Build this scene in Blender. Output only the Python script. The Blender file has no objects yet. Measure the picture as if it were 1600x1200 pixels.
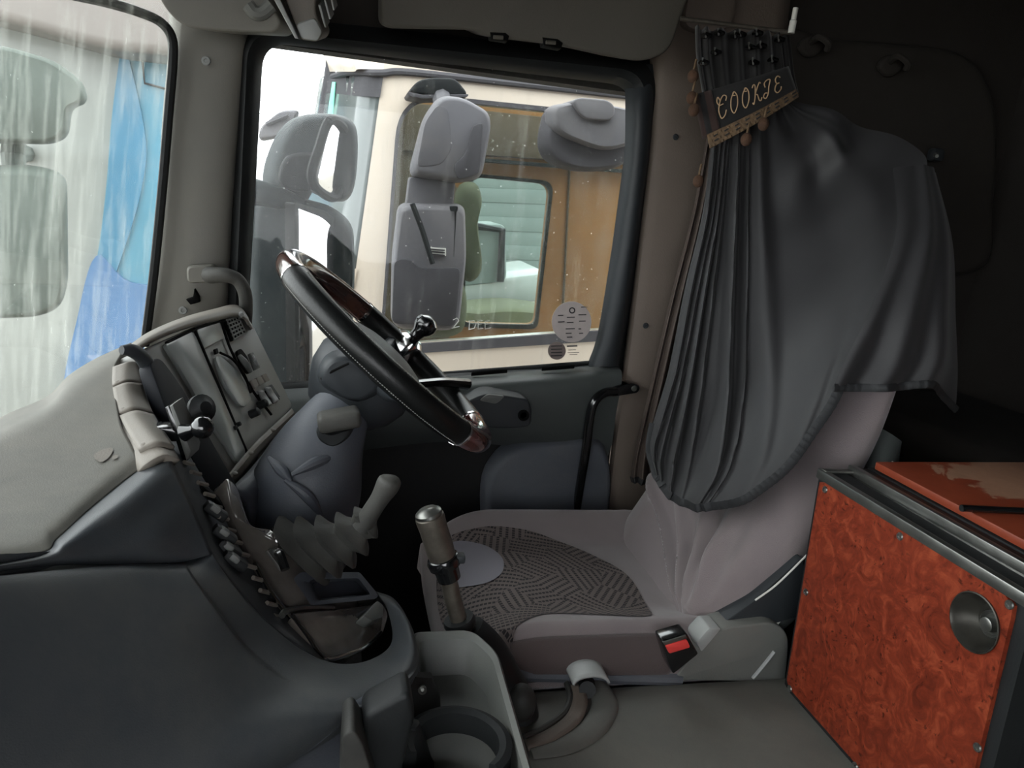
import bpy, bmesh, math, random
import numpy as np
from mathutils import Vector, Matrix

random.seed(7)
SC = bpy.context.scene
COL = SC.collection

# ------------------------------------------------------------------ camera
# world: X = towards the rear of the cab, Y = towards the driver's door, Z = up; the camera is the origin
FPX = 1200.0
eX = np.array([5062, 212, 1200.0]); eX /= np.linalg.norm(eX)
eY = np.array([-271, -321, 1200.0]); eY -= eX * (eX @ eY); eY /= np.linalg.norm(eY)
eZ = -np.cross(eX, eY)
if eZ[1] > 0: eZ = -eZ
cam_data = bpy.data.cameras.new('camera')
cam = bpy.data.objects.new('camera', cam_data); COL.objects.link(cam)
cam_data.sensor_width = 36.0
cam_data.lens = FPX / 1600.0 * 36.0
cam_data.clip_start = 0.02
R_, U_, F_ = (Vector((eX[i], eY[i], eZ[i])) for i in range(3))
U_ = -U_
cam.matrix_world = Matrix((( R_.x, U_.x, -F_.x, 0), (R_.y, U_.y, -F_.y, 0), (R_.z, U_.z, -F_.z, 0), (0, 0, 0, 1)))
SC.camera = cam

# ------------------------------------------------------------------ sky, exposure
W = bpy.data.worlds.new('overcast_sky'); SC.world = W; W.use_nodes = True
bg = W.node_tree.nodes['Background']
bg.inputs['Color'].default_value = (0.95, 0.975, 1.0, 1)
bg.inputs['Strength'].default_value = 3.2
SC.view_settings.view_transform = 'Standard'
SC.view_settings.look = 'None'
SC.view_settings.gamma = 1.0
SC.view_settings.use_curve_mapping = False
SC.view_settings.exposure = 1.0

# ------------------------------------------------------------------ helpers
def ray(px, py):
    c = np.array([px - 800.0, py - 600.0, FPX]); return Vector((c @ eX, c @ eY, c @ eZ))
def PY(px, py, Y): r = ray(px, py); return r * (Y / r.y)
def PZ(px, py, Z): r = ray(px, py); return r * (Z / r.z)
def PX(px, py, X): r = ray(px, py); return r * (X / r.x)
class PL:
    """a plane of the cab through three points"""
    def __init__(s, a, b, c):
        s.p = Vector(a); s.n = (Vector(b) - s.p).cross(Vector(c) - s.p).normalized()
        if s.n.dot(-s.p) < 0: s.n = -s.n
    def hit(s, px, py, off=0.0):
        q = s.p + s.n * off; r = ray(px, py); return r * (q.dot(s.n) / r.dot(s.n))
def lin(c):
    c = c / 255.0
    return c / 12.92 if c <= 0.04045 else ((c + 0.055) / 1.055) ** 2.4
def rgb(r, g, b): return (lin(r), lin(g), lin(b), 1)

# ---- materials
MATS = {}
def nmat(name):
    m = bpy.data.materials.new(name); m.use_nodes = True; nt = m.node_tree
    for n in list(nt.nodes): nt.nodes.remove(n)
    out = nt.nodes.new('ShaderNodeOutputMaterial'); MATS[name] = m
    return m, nt, out
def nd(nt, t, **k):
    n = nt.nodes.new(t)
    for a, v in k.items():
        if a.startswith('i_'): n.inputs[a[2:].replace('_', ' ')].default_value = v
        else: setattr(n, a, v)
    return n
def mixc(nt, fac, a, b):
    n = nt.nodes.new('ShaderNodeMix'); n.data_type = 'RGBA'
    for s, v in ((0, fac), (6, a), (7, b)):
        if hasattr(v, 'links'): nt.links.new(v, n.inputs[s])
        else: n.inputs[s].default_value = v
    return n.outputs[2]
def noise(nt, scale, detail=4, rough=0.6, vec=None, dist=0):
    n = nd(nt, 'ShaderNodeTexNoise'); n.inputs['Scale'].default_value = scale
    n.inputs['Detail'].default_value = detail; n.inputs['Roughness'].default_value = rough; n.inputs['Distortion'].default_value = dist
    if vec: nt.links.new(vec, n.inputs['Vector'])
    return n
def ramp(nt, src, stops):
    r = nd(nt, 'ShaderNodeValToRGB'); el = r.color_ramp.elements
    while len(el) < len(stops): el.new(0.5)
    for e, (p, c) in zip(el, stops): e.position = p; e.color = c if len(c) == 4 else (*c, 1)
    nt.links.new(src, r.inputs[0]); return r
G = lambda v: (v, v, v, 1)
def M(name, col, rough=0.6, metal=0.0, var=0.18, vscale=7, bump=0.0, bscale=350, coat=0.0, dust=0.0, dustcol=None, spec=0.5, sheen=0.0, wear=0.0, wearcol=None):
    m, nt, out = nmat(name); L = nt.links.new
    b = nd(nt, 'ShaderNodeBsdfPrincipled'); L(b.outputs[0], out.inputs[0])
    tc = nd(nt, 'ShaderNodeTexCoord').outputs['Object']
    n1 = noise(nt, vscale, 5, 0.6, tc)
    r1 = ramp(nt, n1.outputs['Fac'], [(0.3, [c * (1 - var) for c in col[:3]]), (0.7, [min(1, c * (1 + var)) for c in col[:3]])])
    c = r1.outputs[0]
    if dust:
        n2 = noise(nt, 3.2, 8, 0.7, tc, 0.4)
        r2 = ramp(nt, n2.outputs['Fac'], [(0.42, G(0)), (0.75, G(dust))])
        c = mixc(nt, r2.outputs[0], c, dustcol or rgb(150, 142, 128))
    if wear:
        n3 = noise(nt, 26, 8, 0.75, tc, 0.8)
        r3 = ramp(nt, n3.outputs['Fac'], [(0.66, G(0)), (0.7, G(wear))])
        c = mixc(nt, r3.outputs[0], c, wearcol or rgb(120, 110, 100))
    L(c, b.inputs['Base Color'])
    rr = ramp(nt, n1.outputs['Fac'], [(0.3, G(max(0.02, rough * 0.88))), (0.7, G(min(1, rough * 1.12)))])
    L(rr.outputs[0], b.inputs['Roughness'])
    b.inputs['Metallic'].default_value = metal
    b.inputs['Specular IOR Level'].default_value = spec
    b.inputs['Coat Weight'].default_value = coat
    b.inputs['Coat Roughness'].default_value = 0.08
    if sheen:
        b.inputs['Sheen Weight'].default_value = sheen; b.inputs['Sheen Roughness'].default_value = 0.5
    if bump:
        nb = noise(nt, bscale, 3, 0.55, tc); bp = nd(nt, 'ShaderNodeBump')
        bp.inputs['Strength'].default_value = bump; bp.inputs['Distance'].default_value = 0.0012
        L(nb.outputs['Fac'], bp.inputs['Height']); L(bp.outputs[0], b.inputs['Normal'])
    return m

# ---- meshes
def finish(me, angle=35):
    me.update()
    bm = bmesh.new(); bm.from_mesh(me)
    bmesh.ops.recalc_face_normals(bm, faces=bm.faces)
    a = math.radians(angle)
    for f in bm.faces: f.smooth = True
    for e in bm.edges:
        e.smooth = not (len(e.link_faces) == 2 and e.calc_face_angle(0) > a)
    bm.to_mesh(me); bm.free()
def wloc(o):
    v = Vector((0, 0, 0))
    while o is not None: v += o.location; o = o.parent
    return v
def tag(o, label=None, cat=None, group=None, kind=None):
    if label: o['label'] = label
    if cat: o['category'] = cat
    if group: o['group'] = group
    if kind: o['kind'] = kind
    return o
def thing(name, loc, label, cat, group=None, kind=None):
    o = bpy.data.objects.new(name, None); COL.objects.link(o); o.location = Vector(loc); o.empty_display_size = 0.05
    return tag(o, label, cat, group, kind)
def ob(name, vf, mat, parent=None, angle=35, loc=None, label=None, thick=0.0):
    """one mesh object from world-space verts and faces"""
    vs, fs = vf
    base = wloc(parent) if parent is not None else (Vector(loc) if loc is not None else sum((Vector(v) for v in vs), Vector()) / max(1, len(vs)))
    me = bpy.data.meshes.new(name)
    me.from_pydata([tuple(Vector(v) - base) for v in vs], [], [list(f) for f in fs])
    finish(me, angle)
    me.materials.append(MATS[mat])
    o = bpy.data.objects.new(name, me); COL.objects.link(o)
    if parent is not None: o.parent = parent
    else: o.location = base
    if label: o['label'] = label
    if thick:
        # the sheet's face looks into the cab, its thickness lies behind it
        if sum((p.normal.dot(-(p.center + base)) * p.area for p in me.polygons)) < 0: me.flip_normals()
        s = o.modifiers.new('thickness', 'SOLIDIFY'); s.thickness = thick; s.offset = -1 
    return o
def join(*vfs):
    V, Fc = [], []
    for vs, fs in vfs:
        k = len(V); V += list(vs); Fc += [[i + k for i in f] for f in fs]
    return V, Fc
def bm_out(bm):
    bm.verts.index_update()
    r = ([v.co.copy() for v in bm.verts], [[v.index for v in f.verts] for f in bm.faces]); bm.free(); return r

def frame(n, up=(0, 0, 1)):
    n = Vector(n).normalized(); u = Vector(up)
    if abs(n.dot(u.normalized())) > 0.97: u = Vector((1, 0, 0))
    x = u.cross(n).normalized(); y = n.cross(x)
    return x, y, n
def cr(p, t):
    """Catmull-Rom through list of vectors, t in 0..len-1"""
    n = len(p); i = min(int(t), n - 2); f = t - i
    p1, p2 = p[i], p[i + 1]
    p0 = p[i - 1] if i > 0 else p1 * 2 - p2
    p3 = p[i + 2] if i + 2 < n else p2 * 2 - p1
    return 0.5 * ((2 * p1) + (p2 - p0) * f + (2 * p0 - 5 * p1 + 4 * p2 - p3) * f * f + (3 * p1 - p0 - 3 * p2 + p3) * f ** 3)
def spline(p, n):
    p = [Vector(q) for q in p]
    if len(p) == 2: return [p[0].lerp(p[1], i / (n - 1)) for i in range(n)]
    return [cr(p, (len(p) - 1) * i / (n - 1)) for i in range(n)]
def patch(rows, nu, nv, fn=None):
    """smooth surface through rows of points (nu along a row, nv across the rows)"""
    R = [spline(r, nu) for r in rows]
    C = [spline([R[j][i] for j in range(len(R))], nv) for i in range(nu)]
    V = []
    for j in range(nv):
        for i in range(nu):
            p = C[i][j]
            if fn: p = fn(p, i / (nu - 1), j / (nv - 1))
            V.append(p)
    Fc = [[j * nu + i, j * nu + i + 1, (j + 1) * nu + i + 1, (j + 1) * nu + i] for j in range(nv - 1) for i in range(nu - 1)]
    return V, Fc
def ppatch(rows, nu, nv, fn=None): return patch([[PY(*q) for q in r] for r in rows], nu, nv, fn)
def tube(pts, rad, n=10, smooth=0, flat=1.0, cap=True, squash=None):
    pts = [Vector(p) for p in pts]
    if smooth:
        m = len(pts)
        rr = rad if isinstance(rad, (list, tuple)) else [rad] * m
        rv = spline([Vector((r, 0, 0)) for r in rr], smooth); rad = [max(1e-4, v.x) for v in rv]
        pts = spline(pts, smooth)
    if not isinstance(rad, (list, tuple)): rad = [rad] * len(pts)
    V, Fc = [], []; prevx = None
    for k, p in enumerate(pts):
        t = (pts[min(k + 1, len(pts) - 1)] - pts[max(k - 1, 0)]).normalized()
        if prevx is None: x = frame(t)[0]
        else:
            x = prevx - t * prevx.dot(t)
            x = x.normalized() if x.length > 1e-6 else frame(t)[0]
        prevx = x; y = t.cross(x)
        for i in range(n):
            a = 2 * math.pi * i / n; V.append(p + (x * math.cos(a) * flat + y * math.sin(a)) * rad[k])
    for k in range(len(pts) - 1):
        for i in range(n): Fc.append([k * n + i, k * n + (i + 1) % n, (k + 1) * n + (i + 1) % n, (k + 1) * n + i])
    if cap: Fc.append(list(range(n))[::-1]); Fc.append([(len(pts) - 1) * n + i for i in range(n)])
    if squash: V = [Vector((v.x, v.y, squash[0] + (v.z - squash[0]) * squash[1])) for v in V]
    return V, Fc
def lathe(p, axis, prof, n=24, up=(0, 0, 1), sx=1.0, sy=1.0, caps=(1, 1)):
    """prof: list of (distance along axis, radius)"""
    x, y, z = frame(axis, up); p = Vector(p); V, Fc = [], []
    for h, r in prof:
        for i in range(n):
            a = 2 * math.pi * i / n; V.append(p + z * h + (x * math.cos(a) * sx + y * math.sin(a) * sy) * max(r, 1e-5))
    for k in range(len(prof) - 1):
        for i in range(n): Fc.append([k * n + i, k * n + (i + 1) % n, (k + 1) * n + (i + 1) % n, (k + 1) * n + i])
    if caps[0]: Fc.append(list(range(n))[::-1])
    if caps[1]: Fc.append([(len(prof) - 1) * n + i for i in range(n)])
    return V, Fc
def ball(p, r, n=12, sz=1.0):
    return lathe(p, (0, 0, 1), [(-r * sz * math.cos(math.pi * k / n), r * math.sin(math.pi * k / n)) for k in range(n + 1)], n + 4)
def box(c, size, bevel=0.0, ax=None, seg=2):
    """box with rounded edges; ax = (x,y,z) unit axes"""
    bm = bmesh.new(); bmesh.ops.create_cube(bm, size=1.0)
    for v in bm.verts: v.co = Vector((v.co.x * size[0], v.co.y * size[1], v.co.z * size[2]))
    if bevel: bmesh.ops.bevel(bm, geom=bm.edges[:], offset=bevel, segments=seg, profile=0.5, affect='EDGES', clamp_overlap=True)
    if ax is None: ax = (Vector((1, 0, 0)), Vector((0, 1, 0)), Vector((0, 0, 1)))
    for v in bm.verts: v.co = Vector(c) + ax[0] * v.co.x + ax[1] * v.co.y + ax[2] * v.co.z
    return bm_out(bm)
def slab(outline, depth, bevel=0.0, seg=2):
    """polygon pushed along the vector depth, its edges rounded"""
    bm = bmesh.new(); d = Vector(depth)
    a = [bm.verts.new(Vector(p)) for p in outline]; b = [bm.verts.new(Vector(p) + d) for p in outline]
    n = len(a); bm.faces.new(a); bm.faces.new(b[::-1])
    for i in range(n): bm.faces.new([a[i], b[i], b[(i + 1) % n], a[(i + 1) % n]])
    bmesh.ops.recalc_face_normals(bm, faces=bm.faces)
    if bevel:
        es = [e for e in bm.edges if (e.verts[0] in a) == (e.verts[1] in a)]
        bmesh.ops.bevel(bm, geom=es, offset=bevel, segments=seg, profile=0.5, affect='EDGES', clamp_overlap=True)
    return bm_out(bm)
def rounded(corners, rads, n=6):
    """closed polygon with rounded corners (3D points, same plane)"""
    c = [Vector(p) for p in corners]; m = len(c); out = []
    if not isinstance(rads, (list, tuple)): rads = [rads] * m
    for i in range(m):
        p, a, b = c[i], c[i - 1], c[(i + 1) % m]; r = rads[i]
        da = (a - p); db = (b - p)
        r = min(r, da.length * 0.49, db.length * 0.49)
        A = p + da.normalized() * r; B = p + db.normalized() * r
        for k in range(n + 1):
            t = k / n; out.append(A * (1 - t) ** 2 + p * 2 * t * (1 - t) + B * t * t)
    return out
def smooth_loop(pts, n):
    p = [Vector(q) for q in pts]; m = len(p); out = []
    for k in range(n):
        t = m * k / n; i = int(t); f = t - i
        p0, p1, p2, p3 = p[i - 1], p[i % m], p[(i + 1) % m], p[(i + 2) % m]
        out.append(0.5 * ((2 * p1) + (p2 - p0) * f + (2 * p0 - 5 * p1 + 4 * p2 - p3) * f * f + (3 * p1 - p0 - 3 * p2 + p3) * f ** 3))
    return out
def resample(loop, n):
    p = [Vector(q) for q in loop]; p.append(p[0]); d = [0.0]
    for a, b in zip(p, p[1:]): d.append(d[-1] + (b - a).length)
    out = []; i = 0
    for k in range(n):
        t = d[-1] * k / n
        while d[i + 1] < t: i += 1
        out.append(p[i].lerp(p[i + 1], (t - d[i]) / max(1e-9, d[i + 1] - d[i])))
    return out
def loft(loops, cap=True, closed=False):
    n = len(loops[0]); V = [Vector(p) for l in loops for p in l]; Fc = []; m = len(loops)
    for k in range(m if closed else m - 1):
        k2 = (k + 1) % m
        for i in range(n): Fc.append([k * n + i, k * n + (i + 1) % n, k2 * n + (i + 1) % n, k2 * n + i])
    if cap and not closed: Fc.append(list(range(n))[::-1]); Fc.append([(m - 1) * n + i for i in range(n)])
    return V, Fc
def ring(outer, inner, depth):
    """flat ring between two loops of the same count, with thickness vector depth"""
    d = Vector(depth)
    return loft([outer, inner, [Vector(p) + d for p in inner], [Vector(p) + d for p in outer]], closed=True)
def pillow(outline, n, front, back, steps=5, rim=0.25):
    """outline inflated to both sides of its plane: a rounded housing"""
    o = [Vector(p) for p in outline]; c = sum(o, Vector()) / len(o); n = Vector(n).normalized(); loops = []
    for k in range(steps):
        a = math.pi / 2 * k / steps
        loops.append([c + (p - c) * (1 - rim + rim * math.sin(a)) - n * back * math.cos(a) for p in o])
    for k in range(steps + 1):
        a = math.pi / 2 * k / steps
        loops.append([c + (p - c) * (1 - rim + rim * math.cos(a)) + n * front * math.sin(a) for p in o])
    return loft(loops)
def disc_fill(loop, proj=None, rings=6, off=None):
    """polygon filled with concentric loops, each vertex moved by proj"""
    o = [Vector(p) for p in loop]; c = sum(o, Vector()) / len(o); V = []; Fc = []; n = len(o)
    for k in range(rings):
        s = 1 - k / rings
        V += [c + (p - c) * s for p in o]
    V.append(c)
    for k in range(rings - 1):
        for i in range(n): Fc.append([k * n + i, k * n + (i + 1) % n, (k + 1) * n + (i + 1) % n, (k + 1) * n + i])
    for i in range(n): Fc.append([(rings - 1) * n + i, (rings - 1) * n + (i + 1) % n, len(V) - 1])
    if proj: V = [proj(v) for v in V]
    return V, Fc
def copy_obj(o, loc=None, parent='same'):
    c = o.copy(); COL.objects.link(c)
    if parent != 'same': c.parent = parent
    if loc is not None: c.location = loc
    return c
def screws(name, pts, n, r, mat, parent, dark='black_gap'):
    """the same dished screw head at each point, as parts of parent"""
    first = None; base = wloc(parent)
    for p in pts:
        p = Vector(p)
        if first is None:
            vf = lathe(base, n, [(-r * .3, r * .9), (0, r), (r * .28, r * .85), (r * .3, r * .45), (r * .05, r * .38), (r * .05, 0.0)], 14)
            first = ob(name, vf, mat, parent); o = first
        else: o = copy_obj(first)
        o.location = p - base
# ------------------------------------------------------------------ materials
M('plastic_top', rgb(96, 95, 89), 0.6, bump=0.2, bscale=650, var=0.06, vscale=3, dust=0.35, dustcol=rgb(160, 152, 138))
M('plastic_dash', rgb(54, 58, 62), 0.46, bump=0.22, bscale=650, var=0.1, vscale=3, dust=0.15)
M('plastic_mid', rgb(98, 100, 97), 0.55, bump=0.25, bscale=420, var=0.08, dust=0.2)
M('plastic_warm', rgb(112, 106, 98), 0.55, bump=0.25, bscale=420, var=0.08, dust=0.15)
M('plastic_dark', rgb(44, 47, 50), 0.5, bump=0.2, bscale=500, var=0.12, spec=0.35)
M('plastic_blue', rgb(72, 76, 84), 0.55, bump=0.3, bscale=380, var=0.1, dust=0.12)
M('plastic_pillar', rgb(118, 116, 109), 0.6, bump=0.25, bscale=500, var=0.05, dust=0.15)
M('plastic_brown', rgb(100, 89, 81), 0.75, bump=0.4, bscale=300, var=0.08, dust=0.15, dustcol=rgb(120, 105, 92))
M('plastic_header', rgb(80, 76, 69), 0.7, bump=0.3, bscale=420, var=0.08)
M('plastic_grey_light', rgb(150, 152, 150), 0.5, bump=0.2, bscale=400, var=0.05, dust=0.1)
M('headliner', rgb(38, 34, 31), 0.95, bump=0.6, bscale=500, var=0.1)
M('rubber', rgb(28, 30, 31), 0.55, bump=0.2, bscale=300, var=0.2, spec=0.3)
M('rubber_dusty', rgb(46, 46, 44), 0.65, bump=0.3, bscale=300, var=0.15, dust=0.25, dustcol=rgb(120, 116, 106))
M('black_gap', rgb(8, 8, 8), 0.9, var=0.05, spec=0.15)
M('black_gloss', rgb(16, 17, 18), 0.18, coat=0.6, var=0.1)
M('display', rgb(132, 136, 134), 0.3, coat=0.1, var=0.12, vscale=4, dust=0.35, dustcol=rgb(120, 120, 112))
M('leather', rgb(20, 21, 21), 0.36, bump=0.25, bscale=300, var=0.15, spec=0.32)
M('stitch', rgb(130, 130, 126), 0.8)
M('wood_dark', rgb(58, 36, 30), 0.16, coat=0.6, var=0.3, vscale=30)
M('wood_gloss', rgb(90, 38, 32), 0.16, coat=1.0, var=0.45, vscale=30)
M('chrome', rgb(205, 205, 205), 0.12, metal=1.0, var=0.04)
M('steel', rgb(130, 130, 126), 0.35, metal=0.9, var=0.12, vscale=30)
M('steel_dull', rgb(104, 98, 90), 0.45, metal=0.7, var=0.3, vscale=40, wear=0.6, wearcol=rgb(60, 54, 48))
M('dark_wood_bezel', rgb(98, 92, 87), 0.1, coat=1.0, var=0.3, vscale=14, dust=0.15)
M('tunnel_mat', rgb(92, 91, 86), 0.75, bump=0.35, bscale=600, var=0.08, dust=0.4, dustcol=rgb(128, 122, 110), wear=0.12, wearcol=rgb(84, 82, 76))
M('carpet_dark', rgb(26, 26, 27), 0.95, bump=0.8, bscale=250, var=0.3)
M('seat_side_shade', rgb(72, 61, 60), 0.9, bump=0.5, bscale=600, var=0.12, sheen=0.15)  # seat fabric darkened for the shade on the cushion's near side
M('seat_fabric', rgb(116, 106, 107), 0.85, bump=0.5, bscale=700, var=0.08, vscale=6, sheen=0.3, dust=0.2, dustcol=rgb(150, 138, 130))
M('seat_plain', rgb(112, 108, 117), 0.85, bump=0.4, bscale=700, var=0.06, sheen=0.3)
M('curtain_warm_lit', rgb(74, 63, 57), 0.7, bump=0.25, bscale=900, var=0.12)  # curtain cloth tinted for the warm light on its pleats
M('curtain_cloth', rgb(33, 32, 34), 0.62, bump=0.25, bscale=900, var=0.1, vscale=5, sheen=0.08)
M('curtain_hem', rgb(30, 31, 33), 0.7, bump=0.5, bscale=250, var=0.3, vscale=60)
M('velvet_black', rgb(18, 16, 17), 0.85, var=0.2, sheen=0.2)
M('velvet_brown', rgb(40, 24, 20), 0.85, var=0.2, sheen=0.2)
M('embroidery', rgb(176, 146, 112), 0.6, bump=0.5, bscale=900)
M('lace', rgb(98, 78, 57), 0.85, bump=0.8, bscale=500, var=0.3, vscale=60)
M('pompom', rgb(76, 53, 38), 0.9, bump=1.0, bscale=500, var=0.25, vscale=60)
M('red_button', rgb(214, 66, 62), 0.4, var=0.08)
M('white_plastic', rgb(205, 203, 196), 0.5, var=0.05)
M('cream_plastic', rgb(178, 178, 160), 0.6, var=0.1)
M('sticker', rgb(176, 166, 162), 0.6, var=0.06, vscale=60)
M('sticker_dark', rgb(120, 108, 104), 0.6, var=0.12, vscale=90)
M('ink', rgb(45, 42, 46), 0.7)
M('chalk', rgb(228, 228, 222), 0.8)
M('tunnel_dark', rgb(88, 88, 84), 0.7, bump=0.3, bscale=500, var=0.1, dust=0.25)
M('quilt', rgb(42, 38, 34), 0.9, bump=0.5, bscale=300, var=0.12)
M('screen_grey', rgb(86, 92, 92), 0.15, var=0.12, vscale=3, coat=0.3)
M('grey_green', rgb(80, 87, 82), 0.6, var=0.06, spec=0.12)
M('pale_blue_paint', rgb(72, 110, 152), 0.4, var=0.05, coat=0.3)
M('screen_dark', rgb(24, 26, 31), 0.6, var=0.1, spec=0.2)
M('door_grey', rgb(70, 74, 73), 0.5, bump=0.25, bscale=420, var=0.08)
M('cluster_grey', rgb(138, 138, 134), 0.5, bump=0.2, bscale=500, var=0.06, dust=0.15)
M('lock_metal', rgb(74, 72, 67), 0.35, metal=0.7, var=0.2, vscale=30)
M('tan_board', rgb(158, 118, 96), 0.6, var=0.14, vscale=12, bump=0.2, bscale=80)
M('cream_paint', rgb(190, 178, 165), 0.4, var=0.03, vscale=2, coat=0.2, dust=0.12, dustcol=rgb(200, 180, 150))
M('white_paint', rgb(142, 146, 142), 0.4, var=0.03, coat=0.3)
M('blue_paint', rgb(78, 132, 154), 0.4, var=0.05, coat=0.3)
M('deep_blue_paint', rgb(60, 116, 146), 0.4, var=0.05, coat=0.3)
M('pink_grey_paint', rgb(118, 112, 108), 0.5, var=0.06)
M('mirror_dark', rgb(50, 55, 57), 0.55, var=0.06, dust=0.15, dustcol=rgb(120, 120, 116), spec=0.12)
M('mirror_black', rgb(28, 30, 31), 0.55, var=0.1, spec=0.12)
M('mirror_light', rgb(88, 87, 91), 0.55, var=0.05, dust=0.15, spec=0.12)
M('mirror_mid', rgb(68, 67, 70), 0.6, var=0.07, spec=0.12)
M('mirror_glass', rgb(205, 206, 208), 0.06, metal=1.0, var=0.03)
M('teal_plastic', rgb(120, 190, 170), 0.5)
M('tan_interior', rgb(134, 92, 52), 0.8, var=0.12, vscale=3)
M('tan_dark', rgb(80, 66, 52), 0.8, var=0.12, vscale=3)
M('green_grey', rgb(98, 108, 104), 0.7, var=0.12, vscale=2)
M('olive_bag', rgb(78, 80, 58), 0.8, var=0.2, vscale=8)
M('orange_paint', rgb(232, 120, 58), 0.5, var=0.08)
M('ground_earth', rgb(128, 121, 110), 0.95, var=0.15, vscale=1.2, bump=0.6, bscale=40)
M('roof_sheet', rgb(190, 192, 192), 0.5, metal=0.2, var=0.1)
M('wall_pale', rgb(180, 176, 168), 0.8, var=0.06)
M('cable', rgb(60, 60, 62), 0.6)

def glass(name, tint, streak=0.3, haze=(0.75, 0.78, 0.74), stretch=8.0, scale=9.0, lo=0.45, hi=0.85, base=0.0):
    """clear pane with a film of dried dirt"""
    m, nt, out = nmat(name); L = nt.links.new
    tr = nd(nt, 'ShaderNodeBsdfTransparent'); tr.inputs[0].default_value = (*tint, 1)
    gl = nd(nt, 'ShaderNodeBsdfGlossy'); gl.inputs['Roughness'].default_value = 0.03
    fr = nd(nt, 'ShaderNodeFresnel'); fr.inputs[0].default_value = 1.25
    m1 = nd(nt, 'ShaderNodeMixShader'); L(fr.outputs[0], m1.inputs[0]); L(tr.outputs[0], m1.inputs[1]); L(gl.outputs[0], m1.inputs[2])
    tc = nd(nt, 'ShaderNodeTexCoord').outputs['Object']
    mp = nd(nt, 'ShaderNodeMapping'); mp.inputs['Scale'].default_value = (stretch, stretch, 1.0); L(tc, mp.inputs[0])
    n1 = noise(nt, scale, 5, 0.65, mp.outputs[0], 0.3)
    r1 = ramp(nt, n1.outputs['Fac'], [(lo, G(base)), (hi, G(streak))])
    n2 = noise(nt, 160, 2, 0.5, tc); r2 = ramp(nt, n2.outputs['Fac'], [(0.74, G(0)), (0.78, G(0.5))])
    mx = nd(nt, 'ShaderNodeMath', operation='MAXIMUM'); L(r1.outputs[0], mx.inputs[0]); L(r2.outputs[0], mx.inputs[1])
    df = nd(nt, 'ShaderNodeBsdfTranslucent'); df.inputs[0].default_value = (*haze, 1)
    dd = nd(nt, 'ShaderNodeBsdfDiffuse'); dd.inputs[0].default_value = (*haze, 1)
    ad = nd(nt, 'ShaderNodeMixShader'); ad.inputs[0].default_value = 0.5; L(df.outputs[0], ad.inputs[1]); L(dd.outputs[0], ad.inputs[2])
    m2 = nd(nt, 'ShaderNodeMixShader'); L(mx.outputs[0], m2.inputs[0]); L(m1.outputs[0], m2.inputs[1]); L(ad.outputs[0], m2.inputs[2])
    L(m2.outputs[0], out.inputs[0])
glass('windscreen_glass', (0.9, 0.93, 0.91), 0.42, (0.62, 0.66, 0.6), 16.0, 2.6, 0.46, 0.74, 0.05)
glass('door_glass', (0.94, 0.96, 0.95), 0.12, (0.85, 0.86, 0.83), 14.0, 3.0, 0.55, 0.85, 0.004)
glass('far_glass', (0.72, 0.78, 0.76), 0.1, (0.7, 0.72, 0.7), 3.0, 4.0, 0.5, 0.9, 0.02)
glass('far_screen_glass', (0.35, 0.42, 0.42), 0.55, (0.5, 0.53, 0.53), 3.0, 4.0, 0.2, 0.7, 0.35)

def pattern_fabric():
    """hatched upholstery: cells of short dark strokes, each cell in its own direction"""
    m, nt, out = nmat('seat_pattern'); L = nt.links.new
    b = nd(nt, 'ShaderNodeBsdfPrincipled'); L(b.outputs[0], out.inputs[0])
    tc = nd(nt, 'ShaderNodeTexCoord').outputs['Object']
    vo = nd(nt, 'ShaderNodeTexVoronoi'); vo.voronoi_dimensions = '2D'; vo.inputs['Scale'].default_value = 14; L(tc, vo.inputs['Vector'])
    sep = nd(nt, 'ShaderNodeSeparateColor'); L(vo.outputs['Color'], sep.inputs[0])
    ang = nd(nt, 'ShaderNodeMath', operation='MULTIPLY'); L(sep.outputs[0], ang.inputs[0]); ang.inputs[1].default_value = 6.283
    vr = nd(nt, 'ShaderNodeVectorRotate'); vr.rotation_type = 'Z_AXIS'; L(tc, vr.inputs['Vector']); L(ang.outputs[0], vr.inputs['Angle'])
    sx = nd(nt, 'ShaderNodeSeparateXYZ'); L(vr.outputs[0], sx.inputs[0])
    def wave(src, k, th):
        a = nd(nt, 'ShaderNodeMath', operation='MULTIPLY'); L(src, a.inputs[0]); a.inputs[1].default_value = k
        s = nd(nt, 'ShaderNodeMath', operation='SINE'); L(a.outputs[0], s.inputs[0])
        g = nd(nt, 'ShaderNodeMath', operation='GREATER_THAN'); L(s.outputs[0], g.inputs[0]); g.inputs[1].default_value = th
        return g.outputs[0]
    w1 = wave(sx.outputs[0], 480, 0.2); w2 = wave(sx.outputs[1], 900, -0.72)
    ml = nd(nt, 'ShaderNodeMath', operation='MULTIPLY'); L(w1, ml.inputs[0]); L(w2, ml.inputs[1])
    n1 = noise(nt, 40, 3, 0.6, tc)
    c0 = mixc(nt, n1.outputs['Fac'], rgb(88, 79, 77), rgb(108, 97, 93))
    c = mixc(nt, ml.outputs[0], c0, rgb(36, 32, 35))
    L(c, b.inputs['Base Color']); b.inputs['Roughness'].default_value = 0.9
    nb = noise(nt, 900, 2, 0.5, tc); bp = nd(nt, 'ShaderNodeBump'); bp.inputs['Strength'].default_value = 0.5; bp.inputs['Distance'].default_value = 0.001
    L(nb.outputs['Fac'], bp.inputs['Height']); L(bp.outputs[0], b.inputs['Normal'])
pattern_fabric()
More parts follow.
